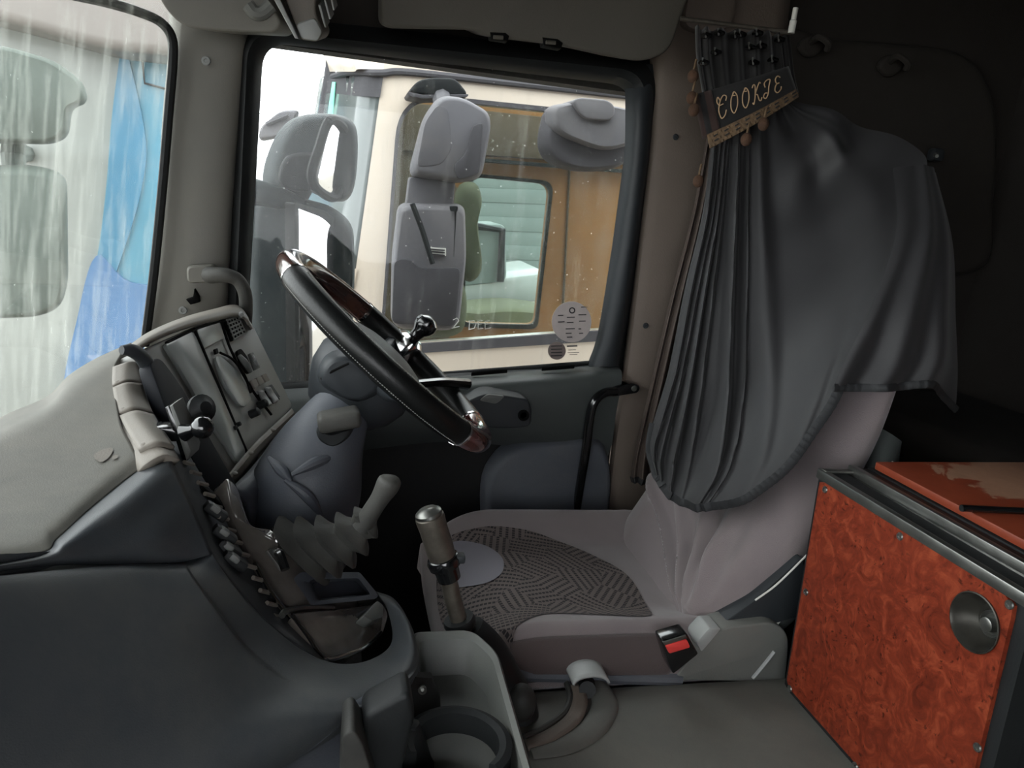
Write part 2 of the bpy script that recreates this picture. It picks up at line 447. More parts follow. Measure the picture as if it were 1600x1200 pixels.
def burl(name, c1, c2, c3, rough=0.42):
    m, nt, out = nmat(name); L = nt.links.new
    b = nd(nt, 'ShaderNodeBsdfPrincipled'); L(b.outputs[0], out.inputs[0])
    tc = nd(nt, 'ShaderNodeTexCoord').outputs['Object']
    n0 = noise(nt, 14, 6, 0.6, tc, 1.6)
    n1 = noise(nt, 36, 6, 0.66, tc, 1.3)
    vo = nd(nt, 'ShaderNodeTexVoronoi'); vo.inputs['Scale'].default_value = 85; L(n0.outputs['Color'], vo.inputs['Vector'])
    vm = nd(nt, 'ShaderNodeVectorMath', operation='MULTIPLY_ADD'); L(n1.outputs['Color'], vm.inputs[0]); vm.inputs[1].default_value = (0.035, 0.035, 0.035); L(tc, vm.inputs[2])
    L(vm.outputs[0], vo.inputs['Vector'])
    r1 = ramp(nt, n1.outputs['Fac'], [(0.3, c1), (0.52, c2), (0.72, c3)])
    r2 = ramp(nt, vo.outputs['Distance'], [(0.14, G(0.8)), (0.30, G(0))])
    n3 = noise(nt, 16, 3, 0.5, tc); r3 = ramp(nt, n3.outputs['Fac'], [(0.40, G(0)), (0.52, G(1))])
    ml = nd(nt, 'ShaderNodeMath', operation='MULTIPLY'); L(r2.outputs[0], ml.inputs[0]); L(r3.outputs[0], ml.inputs[1])
    c = mixc(nt, ml.outputs[0], r1.outputs[0], [x * 0.35 for x in c1[:3]] + [1])
    L(c, b.inputs['Base Color']); b.inputs['Roughness'].default_value = rough; b.inputs['Specular IOR Level'].default_value = 0.25
burl('burl', rgb(84, 31, 18), rgb(116, 46, 28), rgb(146, 68, 43))
def veneer_board():
    """board with red veneer worn off to bare wood in patches"""
    m, nt, out = nmat('veneer_board'); L = nt.links.new
    b = nd(nt, 'ShaderNodeBsdfPrincipled'); L(b.outputs[0], out.inputs[0])
    tc = nd(nt, 'ShaderNodeTexCoord').outputs['Object']
    n0 = noise(nt, 9, 8, 0.65, tc, 0.6); sp = nd(nt, 'ShaderNodeSeparateXYZ'); L(tc, sp.inputs[0])
    q = nd(nt, 'ShaderNodeMath', operation='MULTIPLY_ADD'); L(n0.outputs['Fac'], q.inputs[0]); q.inputs[1].default_value = 0.45; L(sp.outputs[0], q.inputs[2])
    r0 = ramp(nt, q.outputs[0], [(0.06, G(0)), (0.07, G(1))])
    n1 = noise(nt, 30, 6, 0.6, tc, 1.0)
    a = mixc(nt, n1.outputs['Fac'], rgb(108, 44, 28), rgb(142, 66, 42)); d = mixc(nt, n1.outputs['Fac'], rgb(140, 100, 80), rgb(172, 132, 108))
    c = mixc(nt, r0.outputs[0], a, d); L(c, b.inputs['Base Color']); b.inputs['Roughness'].default_value = 0.4
veneer_board()
# ------------------------------------------------------------------ the cab shell
def S(name, vf, mat, label, cat, **k):
    return tag(ob(name, vf, mat, **k), label, cat, kind='structure')
V3 = lambda x, y, z: Vector((x, y, z))
def bx(x0, x1, y0, y1, z0, z1, bev=0.0): return box(((x0 + x1) / 2, (y0 + y1) / 2, (z0 + z1) / 2), (x1 - x0, y1 - y0, z1 - z0), bev)
S('ground', bx(-30, 30, -20, 40, -2.75, -2.7), 'ground_earth', 'pale bare earth of the yard outside the cab', 'ground')
S('floor', bx(-0.62, 1.7, -0.8, 1.78, -1.22, -1.16), 'carpet_dark', 'dark carpeted cab floor in the footwell under the steering wheel', 'floor')
S('ceiling', bx(-0.45, 1.7, -0.8, 1.78, 0.66, 0.72), 'headliner', 'dark headliner over the bunk at the top right', 'ceiling')
S('wall_rear', bx(1.64, 1.7, -0.8, 1.78, -1.16, 0.66), 'headliner', 'dark rear wall of the cab behind the bunk', 'wall')
S('wall_front', bx(-0.62, -0.56, -0.8, 1.70, -1.16, -0.72), 'carpet_dark', 'black bulkhead in the footwell behind the pedals', 'wall')
# unseen passenger side wall; its open doorway is sized for fill light
pw = S('wall_passenger', join(bx(0.32, 1.64, -0.84, -0.78, -1.16, 0.66), bx(-0.45, 0.32, -0.84, -0.78, 0.36, 0.66), bx(-0.62, 0.32, -0.84, -0.78, -1.16, -0.42)),
       'headliner', 'unseen passenger side wall of the cab, its open doorway sized for light', 'wall')
# driver's side wall behind the door
wd = S('wall_driver', bx(0.66, 1.64, 1.72, 1.78, -1.16, 0.66), 'headliner', 'dark brown quilted side wall behind the curtain', 'wall')
hp = [PY(*q, 1.71) for q in [(1150, 60), (1300, 62), (1430, 72), (1500, 88), (1535, 130), (1550, 200), (1545, 320), (1530, 420), (1400, 430), (1250, 420), (1150, 400)]]
ob('quilted_panel', pillow(smooth_loop(hp, 40), (0, -1, 0), 0.03, 0.005, 4, 0.1), 'quilt', wd, label='brown padded panel with rounded rear edge')
S('trim_2', join(bx(-0.33, 1.64, 1.74, 1.80, 0.25, 0.66)), 'headliner', 'dark side cant rail above the door window', 'trim')
S('trim_3', join(bx(-0.55, 1.7, -0.8, 1.7, 0.60, 0.66), bx(-0.62, -0.3, -0.8, 1.72, 0.42, 0.62)), 'headliner', 'dark windscreen header rail along the ceiling front', 'trim')

# windscreen
def wsx(y):   # how far forward the glass stands at each y
    return -0.335 - 0.30 * (1 - (max(0, (y - 0.45)) / 1.22) ** 2.4) if y > 0.45 else -0.635 + 0.05 * (0.45 - y) ** 2
rows = []
for z, lean in ((0.46, 0.075), (0.2, 0.035), (-0.1, -0.0), (-0.5, -0.045)):
    rows.append([V3(wsx(y) + lean * 1.0, y, z) for y in (1.665, 1.63, 1.55, 1.4, 1.2, 0.9, 0.5, 0.0, -0.4, -0.8)])
ws = S('window_1', patch(rows, 40, 14), 'windscreen_glass', 'dirty streaked windscreen with dried rain marks', 'windscreen')
# its rubber seal along the pillar and the top corner
seal = [PY(*q) for q in [(226, 540, 1.66), (240, 430, 1.65), (253, 300, 1.65), (264, 170, 1.65), (270, 95, 1.65), (268, 58, 1.645), (250, 34, 1.63), (215, 18, 1.6), (165, 3, 1.55), (100, -12, 1.45), (0, -38, 1.3)]]
ob('rubber_seal', tube(seal, 0.009, 8, 60), 'rubber', ws, label='black rubber windscreen seal')

# A pillar trim
pa = [[(262, -30, 1.70), (275, -30, 1.665), (330, -30, 1.655), (378, -30, 1.66), (395, -30, 1.70)],
      [(264, 60, 1.70), (275, 60, 1.665), (330, 60, 1.652), (378, 60, 1.66), (392, 60, 1.70)],
      [(254, 180, 1.70), (266, 180, 1.665), (318, 180, 1.65), (366, 180, 1.66), (380, 180, 1.70)],
      [(244, 340, 1.70), (254, 340, 1.665), (305, 340, 1.648), (352, 340, 1.66), (366, 340, 1.70)],
      [(230, 480, 1.70), (240, 480, 1.665), (292, 480, 1.645), (345, 480, 1.66), (358, 480, 1.70)],
      [(222, 600, 1.70), (230, 600, 1.665), (284, 600, 1.645), (340, 600, 1.66), (350, 600, 1.70)]]
tp = S('trim_1', ppatch(pa, 21, 24), 'plastic_pillar', 'light grey windscreen pillar trim left of the door window', 'trim', thick=0.01)
screws('screw', [PY(322, 95, 1.648), PY(286, 485, 1.643)], (0, -1, 0), 0.0085, 'plastic_grey_light', tp)
ob('retaining_clip', slab([PY(*q, 1.645) for q in [(293, 466), (304, 462), (306, 450), (313, 462), (314, 470), (300, 474)]], (0, -0.02, 0), 0.003), 'black_gap', tp, label='small black retaining clip')
gh = thing('grab_handle', PY(315, 430, 1.64), 'grey curved grab handle on the windscreen pillar above the dashboard', 'handle')
ob('handle_base', pillow(rounded([PY(*q, 1.635) for q in [(292, 414), (340, 412), (342, 440), (294, 442)]], 0.012, 4), (0, -1, 0), 0.022, 0.004, 4, 0.2), 'plastic_pillar', gh)
ob('handle_bar', tube([PY(*q) for q in [(328, 428, 1.63), (330, 430, 1.59), (352, 430, 1.57), (372, 438, 1.57), (383, 460, 1.57), (384, 490, 1.58), (382, 520, 1.6)]], [0.016, 0.016, 0.014, 0.013, 0.013, 0.013, 0.013], 12, 40), 'rubber_dusty', gh)

# header cover over the pillar, with the blind bracket
hd = thing('header_cover', PY(330, 20, 1.55), 'grey moulded header cover at the top of the windscreen pillar', 'header trim')
hc = rounded([PY(*q, 1.5) for q in [(236, -60), (246, 0), (283, 42), (330, 48), (428, 52), (440, 36), (414, -10), (400, -60)]], [0.01, 0.03, 0.03, 0.03, 0.015, 0.015, 0.02, 0.01], 5)
ob('cover', slab(hc, (0.02, 0.14, 0.02), 0.012, 3), 'plastic_pillar', hd)
ob('rolled_edge', tube([PY(*q, 1.495) for q in [(388, 8), (398, 20), (410, 20), (424, 8)]], 0.012, 10, 20), 'plastic_mid', hd)
br = thing('blind_bracket', PY(470, 30, 1.45), 'grey plastic bracket with thin fins hanging from the header', 'bracket')
ob('bracket_body', slab(rounded([PY(*q, 1.44) for q in [(432, -40), (470, 62), (497, 66), (506, 52), (492, 20), (496, -40)]], [0.01, 0.006, 0.012, 0.012, 0.01, 0.01], 4), (0.01, 0.09, 0.02), 0.006, 3), 'plastic_warm', br)
ob('bracket_cap', slab(rounded([PY(*q, 1.43) for q in [(462, 38), (492, 28), (504, 50), (496, 65), (471, 61)]], 0.006, 4), (0.0, 0.04, 0.01), 0.004), 'plastic_grey_light', br)
ob('bracket_plate', slab([PY(*q, 1.425) for q in [(412, -30), (461, 60), (467, 61), (424, -30)]], (0, 0.1, 0.015), 0.002), 'plastic_grey_light', br)
for q in ([(497, 8), (507, 43), (510, 43), (501, 8)], [(505, -4), (514, 30), (517, 30), (508, -4)], [(514, -14), (520, 16), (523, 16), (517, -14)]):
    ob('fin', slab([PY(*a, 1.44) for a in q], (0.004, 0.06, 0.02), 0.001), 'plastic_grey_light', br)

# overhead storage panel above the driver's door
oh = thing('overhead_locker', PY(800, 20, 1.5), 'brown-grey overhead locker front with two clip slots above the door window', 'locker')
oc = rounded([PY(*q, 1.52) for q in [(597, -260), (596, 44), (742, 47), (763, 58), (882, 72), (1000, 98), (1046, 84), (1082, -20), (1090, -260)]], [0.01, 0.02, 0.03, 0.03, 0.02, 0.03, 0.03, 0.03, 0.01], 5)
ob('panel', slab(oc, (0, 0.16, 0.03), 0.012, 3), 'plastic_header', oh)
for q in ([(766, 50), (790, 51), (796, 56), (794, 64), (768, 60)], [(848, 58), (872, 61), (880, 67), (877, 76), (850, 71)]):
    c = ob('clip_slot', slab([PY(*a, 1.517) for a in q], (0, 0.03, 0), 0.002), 'black_gap', oh, label='black clip slot')
    ob('clip_tongue', tube([PY(q[0][0] + 5, q[0][1] + 8, 1.512), PY(q[0][0] + 20, q[0][1] + 9, 1.512)], 0.0035, 8), 'plastic_header', c)
# upper lining right of it, over the curtain rod
ul = thing('upper_lining', PY(1120, 0, 1.6), 'brown fabric lining panel above the curtain rod', 'lining')
ob('panel', slab(rounded([PY(*q, 1.62) for q in [(1092, -120), (1068, 40), (1120, 60), (1150, 30), (1162, -120)]], 0.02, 5), (0, 0.07, 0), 0.01), 'plastic_brown', ul)

# ------------------------------------------------------------------ driver's door
DY = 1.70
dr = thing('door_1', PY(700, 700, 1.70), "grey driver's door with padded sill, pull handle and dark lower pocket", 'door', kind='structure')
win = [(412, 66), (990, 135), (932, 566), (382, 601)]
wr = [0.05, 0.06, 0.03, 0.02]
inner = rounded([PY(*q, 1.70) for q in win], wr, 8)
inner2 = rounded([PY(*q, 1.665) for q in [(400, 54), (1002, 124), (944, 574), (372, 606)]], wr, 8)
mid = rounded([PY(*q, 1.655) for q in [(388, 46), (1014, 112), (954, 580), (362, 612)]], [0.06, 0.07, 0.03, 0.02], 8)
outer = rounded([PY(*q, 1.665) for q in [(381, 40), (1030, 104), (966, 590), (352, 620)]], [0.06, 0.07, 0.03, 0.02], 8)
outer2 = rounded([PY(*q, 1.72) for q in [(372, 20), (1040, 90), (972, 600), (345, 640)]], [0.06, 0.07, 0.03, 0.02], 8)
back = rounded([PY(*q, 1.735) for q in win], wr, 8)
ob('window_frame', loft([back, inner, inner2, mid, outer, outer2], cap=False), 'rubber', dr, label='black rubber window surround')
w2 = ob('window_glass', slab([PY(*q, 1.71) for q in [(398, 50), (1004, 122), (944, 580), (372, 612)]], (0, 0.005, 0)), 'door_glass', dr, label='door window pane with rain spots')
# wide rear frame strip, catching the light
ob('rear_frame', patch([[PY(*q) for q in r] for r in [
    [(975, 110, 1.70), (995, 104, 1.69), (1012, 100, 1.685), (1026, 102, 1.69), (1034, 106, 1.72)],
    [(977, 165, 1.69), (992, 160, 1.655), (1005, 158, 1.645), (1018, 160, 1.655), (1028, 160, 1.70)],
    [(974, 260, 1.69), (986, 255, 1.652), (998, 255, 1.64), (1010, 255, 1.65), (1016, 255, 1.70)],
    [(954, 400, 1.69), (966, 400, 1.652), (980, 400, 1.64), (990, 400, 1.65), (998, 400, 1.70)],
    [(934, 520, 1.69), (943, 520, 1.652), (960, 520, 1.64), (972, 520, 1.65), (980, 520, 1.70)],
    [(916, 574, 1.69), (926, 573, 1.652), (944, 573, 1.64), (962, 573, 1.65), (974, 573, 1.70)]]], 17, 30), 'plastic_dark', dr)
# padded sill and upper door panel
sill = [[(376, 612, 1.70), (430, 602, 1.70), (520, 596, 1.70), (700, 584, 1.70), (860, 573, 1.70), (960, 566, 1.70)],
        [(376, 618, 1.66), (430, 608, 1.66), (520, 602, 1.66), (700, 589, 1.66), (860, 579, 1.66), (965, 572, 1.66)],
        [(380, 640, 1.60), (440, 628, 1.60), (530, 622, 1.60), (700, 604, 1.59), (860, 596, 1.59), (972, 590, 1.62)],
        [(385, 670, 1.58), (445, 655, 1.58), (540, 645, 1.58), (700, 632, 1.57), (850, 640, 1.58), (962, 650, 1.63)],
        [(390, 700, 1.59), (450, 684, 1.59), (545, 676, 1.59), (700, 668, 1.59), (840, 680, 1.60), (957, 690, 1.64)],
        [(400, 725, 1.64), (460, 715, 1.64), (555, 705, 1.64), (700, 690, 1.64), (840, 702, 1.65), (950, 712, 1.66)]]
ob('door_pad', ppatch(sill, 41, 31), 'door_grey', dr, label='dark grey padded upper door panel')
for q in ([(736, 585), (792, 580), (792, 583), (736, 588)], [(846, 577), (897, 573), (897, 576), (846, 580)]):
    ob('demister_slot', slab([PY(*a, 1.645) for a in q], (0, -0.004, 0.006), 0.0008), 'black_gap', dr)
ob('weather_strip', tube([PY(*q, 1.688) for q in [(378, 607), (520, 597), (700, 584), (860, 572), (950, 565)]], 0.006, 8, 40), 'rubber', dr)
# arm rest with pull pocket
arm = rounded([PY(*q, 1.52) for q in [(722, 632), (760, 614), (826, 624), (832, 640), (830, 668), (790, 672), (690, 662)]], [0.02, 0.02, 0.02, 0.012, 0.015, 0.03, 0.03], 5)
ar = ob('arm_rest', slab(arm, (0, 0.10, 0), 0.014, 4), 'plastic_dark', dr, label='grey moulded arm rest')
ob('pull_cup', slab(rounded([PY(*q, 1.518) for q in [(748, 626), (762, 616), (790, 619), (776, 632)]], 0.008, 4), (0, 0.02, 0), 0.003), 'plastic_mid', ar)
ob('door_lock_button', lathe(PY(818, 649, 1.518), (0, -1, 0), [(-.004, 0.012), (0.003, 0.012), (0.004, 0.008), (-0.002, 0.007), (-0.002, 0.002)], 18), 'black_gap', ar)
# lower door: dark carpet with the round speaker pod
low = [[(392, 650, 1.68), (600, 640, 1.68), (800, 640, 1.68), (955, 640, 1.69)],
       [(400, 800, 1.68), (600, 800, 1.68), (800, 810, 1.68), (945, 800, 1.68)],
       [(420, 950, 1.69), (620, 950, 1.69), (800, 950, 1.69), (935, 930, 1.69)],
       [(430, 1200, 1.69), (620, 1200, 1.69), (800, 1200, 1.69), (920, 1200, 1.69)]]
ob('lower_panel', ppatch(low, 13, 13), 'carpet_dark', dr, label='black carpeted lower door panel', thick=0.01)
pod = smooth_loop([PY(*q, 1.66) for q in [(750, 790), (757, 728), (798, 686), (860, 676), (930, 678), (950, 740), (938, 840), (920, 900), (820, 910), (762, 860)]], 40)
ob('speaker_pod', pillow(pod, (0, -1, 0), 0.05, 0.01, 5, 0.12), 'plastic_blue', dr, label='blue-grey rounded door pocket')
# B pillar trim: brown-grey panel between door and curtain
pb = [[(1018, -40, 1.70), (1034, -40, 1.655), (1085, -40, 1.645), (1150, -40, 1.65), (1240, -40, 1.66)],
      [(1014, 130, 1.70), (1032, 130, 1.655), (1075, 130, 1.645), (1130, 130, 1.65), (1220, 130, 1.66)],
      [(1004, 300, 1.70), (1014, 300, 1.655), (1055, 300, 1.645), (1110, 300, 1.65), (1200, 300, 1.66)],
      [(974, 560, 1.70), (983, 560, 1.655), (1020, 560, 1.645), (1075, 560, 1.65), (1170, 560, 1.66)],
      [(954, 700, 1.70), (962, 700, 1.655), (1000, 700, 1.645), (1055, 700, 1.65), (1150, 700, 1.66)],
      [(938, 860, 1.70), (944, 860, 1.655), (980, 860, 1.645), (1035, 860, 1.65), (1130, 860, 1.66)],
      [(910, 1100, 1.70), (914, 1100, 1.655), (950, 1100, 1.645), (1005, 1100, 1.65), (1100, 1100, 1.66)]]
tb = S('trim_4', ppatch(pb, 17, 30), 'plastic_brown', 'brown-grey pillar trim between the door and the curtain', 'trim', thick=0.01)
screws('screw', [PY(1056, 214, 1.643), PY(1009, 509, 1.643)], (0, -1, 0), 0.007, 'plastic_dark', tb)
g2 = thing('grab_handle', PY(990, 606, 1.63), 'black bent grab rail screwed to the pillar beside the curtain', 'handle')
ob('rail', tube([PY(*q) for q in [(962, 612, 1.61), (945, 614, 1.60), (930, 626, 1.59), (922, 650, 1.59), (916, 700, 1.59), (908, 750, 1.6), (900, 800, 1.62)]], 0.011, 12, 40), 'black_gloss', g2)
ob('mounting_lug', slab(rounded([PY(*q, 1.61) for q in [(955, 606), (988, 598), (1001, 603), (998, 614), (960, 620)]], 0.01, 4), (0, 0.03, 0), 0.004), 'black_gloss', g2)
screws('screw', [PY(991, 607, 1.61)], (0, -1, 0), 0.007, 'steel', g2)
# stickers and chalk writing on the door pane
def on_glass(px, py): return PY(px, py, 1.7085)
st = thing('round_sticker', on_glass(893, 503), 'large round pale sticker with faded print in the door window corner', 'sticker')
ob('disc', slab(smooth_loop([on_glass(893 + 31 * math.cos(a), 503 + 32 * math.sin(a)) for a in [k * math.pi / 8 for k in range(16)]], 40), (0, -0.0008, 0)), 'sticker', st)
def dash_line(x, y, w, par, mat='ink', t=0.0012, yy=1.7065):
    ob('print_line', tube([PY(x, y, yy), PY(x + w, y - w * 0.03, yy)], t, 5), mat, par)
ob('emblem', loft([[PY(894 + r * math.cos(a), 485 + r * math.sin(a), 1.7067) for a in [k * math.pi / 8 for k in range(16)]] for r in (5, 3)], cap=False), 'ink', st)
for x, y, w in [(872, 493, 8), (886, 496, 12), (904, 492, 12), (872, 503, 10), (886, 504, 10), (905, 502, 10), (884, 514, 14), (904, 514, 4), (884, 521, 9), (905, 521, 6), (886, 527, 8), (908, 480, 10)]:
    dash_line(x, y, w, st)
s2 = thing('round_sticker', on_glass(870, 548), 'small round brownish sticker below the large pale one', 'sticker')
ob('disc', slab(smooth_loop([on_glass(870 + 14 * math.cos(a), 548 + 14 * math.sin(a)) for a in [k * math.pi / 8 for k in range(16)]], 32), (0, -0.0008, 0)), 'sticker_dark', s2)
for y in (541, 546, 551, 556): dash_line(861, y, 17, s2)
s3 = thing('etched_mark', on_glass(897, 546), 'small printed maker mark beside the small round sticker', 'marking')
for x, y, w, t in [(886, 541, 16, 0.0018), (888, 547, 12, 0.0007), (887, 551, 18, 0.0007), (890, 554, 12, 0.0007)]: dash_line(x, y, w, s3, 'ink', t)
ch = thing('chalk_writing', on_glass(738, 508), 'white handwritten letters on the door window glass', 'writing')
for s in ([(708, 500), (714, 497), (717, 501), (709, 511), (706, 513), (718, 510)],
          [(734, 502), (733, 514)], [(732, 502), (741, 501), (744, 506), (741, 513), (732, 515)],
          [(754, 501), (747, 502), (747, 507), (753, 507), (747, 507), (747, 514), (755, 513)],
          [(765, 501), (758, 502), (758, 507), (764, 507), (758, 507), (758, 514), (767, 512)]):
    ob('letter_stroke', tube([PY(*q, 1.7065) for q in s], 0.0011, 5), 'chalk', ch)
# ------------------------------------------------------------------ dashboard
da = thing('dashboard', PY(250, 900, 0.75), 'large grey moulded dashboard sweeping from the windscreen to the gear console', 'dashboard')
TPL = PL(PY(14, 720, .86), PY(178, 582, 1.10), PY(217, 714, .873))
def TH(px, py, off=0.0): return TPL.hit(px, py, off)
UM = [[TH(a, b, -0.05) for a, b in [(-160, 735), (0, 652), (72, 620), (108, 586), (150, 560), (205, 535)]],
      [TH(a, b, -0.018) for a, b in [(-160, 745), (0, 668), (72, 632), (108, 595), (150, 567), (198, 543)]],
      [TH(a, b, -0.003) for a, b in [(-160, 757), (0, 682), (72, 644), (110, 607), (150, 577), (188, 556)]],
      [TH(a, b) for a, b in [(-160, 780), (14, 706), (80, 672), (130, 632), (155, 604), (178, 582)]],
      [TH(a, b) for a, b in [(-160, 820), (14, 764), (70, 745), (120, 715), (160, 680), (187, 656)]],
      [TH(a, b) for a, b in [(-160, 850), (26, 815), (75, 790), (125, 760), (166, 727), (204, 692)]],
      [TH(a, b, -0.001) for a, b in [(-160, 880), (44, 846), (82, 822), (129, 784), (176, 743), (214, 712)]],
      [TH(a, b, -0.006) for a, b in [(-160, 896), (54, 866), (90, 840), (135, 799), (186, 757), (223, 729)]]]
ob('top_pad', patch(UM, 48, 60), 'plastic_top', da, label='light grey dash top with scuffed patch', thick=0.012)
E0 = [TH(a, b, -0.007) for a, b in [(-160, 896), (54, 866), (90, 840), (135, 799), (190, 754), (256, 704)]]
FM = [E0,
      [PY(*q) for q in [(-160, 903, .612), (62, 872, .692), (102, 850, .713), (150, 814, .748), (204, 775, .79), (268, 720, .868)]],
      [PY(*q) for q in [(-160, 908, .612), (68, 877, .692), (116, 862, .714), (172, 836, .744), (228, 804, .782), (286, 755, .845)]],
      [PY(*q) for q in [(-160, 912, .618), (72, 881, .696), (132, 874, .72), (195, 860, .746), (255, 838, .775), (305, 800, .825)]],
      [PY(*q) for q in [(-160, 915, .626), (75, 885, .702), (150, 883, .73), (215, 882, .755), (275, 880, .78), (332, 866, .808)]]]
ob('front_pad', patch(FM, 44, 36), 'plastic_dash', da, label='blue-grey triangular dash face', thick=0.012)
LM = [[(330, 860, .84), (300, 872, .82), (268, 873, .81), (150, 874, .77), (-160, 902, .67)],
      [(332, 866, .81), (300, 880, .79), (268, 882, .772), (150, 884, .728), (-160, 915, .62)],
      [(352, 897, .80), (315, 901, .772), (277, 903, .75), (150, 898, .70), (-160, 930, .59)],
      [(387, 940, .79), (350, 945, .755), (310, 955, .727), (190, 985, .665), (-160, 1040, .555)],
      [(432, 985, .783), (400, 1004, .745), (360, 1025, .707), (260, 1080, .64), (-160, 1190, .52)],
      [(480, 1020, .778), (460, 1048, .73), (420, 1080, .69), (330, 1140, .63), (60, 1290, .54)],
      [(530, 1037, .776), (522, 1070, .722), (500, 1100, .685), (440, 1148, .645), (250, 1290, .58)],
      [(580, 1030, .80), (596, 1062, .74), (585, 1090, .71), (556, 1114, .688), (460, 1190, .655)],
      [(612, 1003, .86), (638, 1022, .79), (648, 1045, .765), (641, 1060, .75), (620, 1085, .745)],
      [(606, 955, .95), (634, 968, .89), (650, 1000, .85), (651, 1035, .835), (640, 1070, .835)],
      [(588, 924, 1.02), (615, 935, 1.0), (636, 965, .975), (642, 1000, .96), (640, 1050, .96)]]
def crease(p, u, v):   # the pad stands proud left of a crease that fades out downwards
    t = min(1, max(0, (u - .345) / .035)); t = t * t * (3 - 2 * t); k = min(1, max(0, (v - .10) / .05)) * min(1, max(0, (.52 - v) / .2)) * (1 - min(1, max(0, (u - .4) / .5)))
    return p - p.normalized() * 0.011 * t * k
ob('lower_pad', ppatch(LM, 100, 80, crease), 'plastic_dash', da, label='dark rounded lower dash with console nose', thick=0.012)
# the dash goes on in front of the passenger
prof = [r[0] for r in UM] + [r[0] for r in FM[1:]] + [PY(*LM[k][-1]) for k in (2, 3, 4)]
prof += [prof[-1] + Vector((0.0, 0.0, -0.12)), prof[-1] + Vector((-0.06, 0.0, -0.3))]
ob('passenger_pad', patch([prof, [Vector((p.x * 0.3 + -0.33 * 0.7 + (p.x + .33) * .5, 0.25, p.z)) for p in prof], [Vector((p.x + 0.02, -0.2, p.z)) for p in prof], [Vector((p.x + 0.02, -0.76, p.z)) for p in prof]], len(prof) * 3, 20), 'plastic_dash', da, label='dark dash in front of the passenger', thick=0.01)
# lip and knee panel below the nose
LP = [[(-160, 1300, .54), (250, 1290, .585), (460, 1188, .655), (556, 1113, .688), (641, 1059, .75), (652, 1030, .835)],
      [(-160, 1330, .56), (250, 1310, .61), (470, 1205, .685), (566, 1128, .72), (648, 1075, .785), (656, 1050, .86)],
      [(-160, 1500, .60), (250, 1500, .65), (480, 1400, .70), (580, 1300, .74), (660, 1200, .80), (670, 1120, .88)]]
ob('knee_panel', ppatch(LP, 30, 10), 'plastic_blue', da, label='blue-grey knee panel under the dash', thick=0.01)
# scuff of worn paint on the top
for q in ([(146, 712), (160, 702), (176, 700), (172, 712), (158, 722)], [(176, 712), (184, 711), (182, 716), (176, 717)]):
    ob('scuff', disc_fill(smooth_loop([TH(a, b, 0.0015) for a, b in q], 16), rings=2), 'plastic_warm', da)
# ridge with three lidded tiles, running along the edge of the top
def ridge(t):   # (left edge, crown, right edge)
    L = [(176, 580, 1.108), (176, 612, 1.05), (186, 656, .978), (217, 714, .873), (228, 728, .852)]
    C = [(200, 572, 1.12), (199, 604, 1.06), (212, 648, .985), (248, 702, .878), (258, 713, .862)]
    Rr = [(214, 572, 1.15), (222, 606, 1.09), (240, 654, 1.01), (274, 708, .89), (281, 722, .87)]
    return [cr([PY(*q) for q in A], t * 4) for A in (L, C, Rr)]
for k in range(3):
    t0, t1 = k * .25 + 0.008, (k + 1) * .25 - 0.008
    rows = [[p + Vector((0, 0, 0.007)) for p in ridge(t0 + (t1 - t0) * j / 4)] for j in range(5)]
    li = ob('storage_lid', patch(rows, 9, 12), 'plastic_warm', da, thick=0.008)
    m = ridge(t1 - 0.03)
    ob('hinge_cap', ball(m[0].lerp(m[1], 0.45) + Vector((0, 0, 0.005)), 0.006, 6, 0.5), 'plastic_warm', li)
ob('lid_ridge', patch([(lambda r: [r[0] + Vector((-0.008, 0, -0.008))] + [p + Vector((0, 0, 0.002)) for p in r])(ridge(j / 8)) for j in range(9)], 12, 30), 'plastic_warm', da, thick=0.01)
# driver-facing side wall under the ridge, dark
SS = [[(203, 556, 1.17), (218, 606, 1.09), (236, 654, 1.01), (258, 706, .892), (281, 754, .85), (301, 799, .828), (329, 866, .81), (386, 940, .79), (430, 985, .783), (500, 1031, .778)],
      [(222, 560, 1.19), (236, 610, 1.13), (258, 660, 1.06), (284, 706, .97), (302, 750, .94), (322, 794, .91), (352, 850, .88), (400, 920, .85), (440, 970, .83), (505, 1030, .80)],
      [(232, 560, 1.22), (245, 612, 1.16), (266, 656, 1.10), (292, 704, 1.04), (318, 748, 1.01), (346, 790, .985), (380, 845, .945), (418, 907, .90), (452, 960, .865), (508, 1028, .82)]]
ob('inner_wall', ppatch(SS, 50, 12), 'plastic_dark', da, thick=0.006)
# ---- instrument panel: a raked face turned to the driver
cl = PL(PY(222, 548, 1.13), PY(375, 480, 1.52), PY(452, 630, 1.50))
CN = cl.n
face = rounded([cl.hit(*q, -0.004) for q in [(222, 546), (374, 480), (392, 500), (458, 634), (368, 742), (300, 650)]], [0.02, 0.03, 0.02, 0.01, 0.01, 0.1], 5)
ip = ob('instrument_panel', slab(face, -CN * 0.05, 0.004), 'cluster_grey', da, label='grey instrument panel facing the driver')
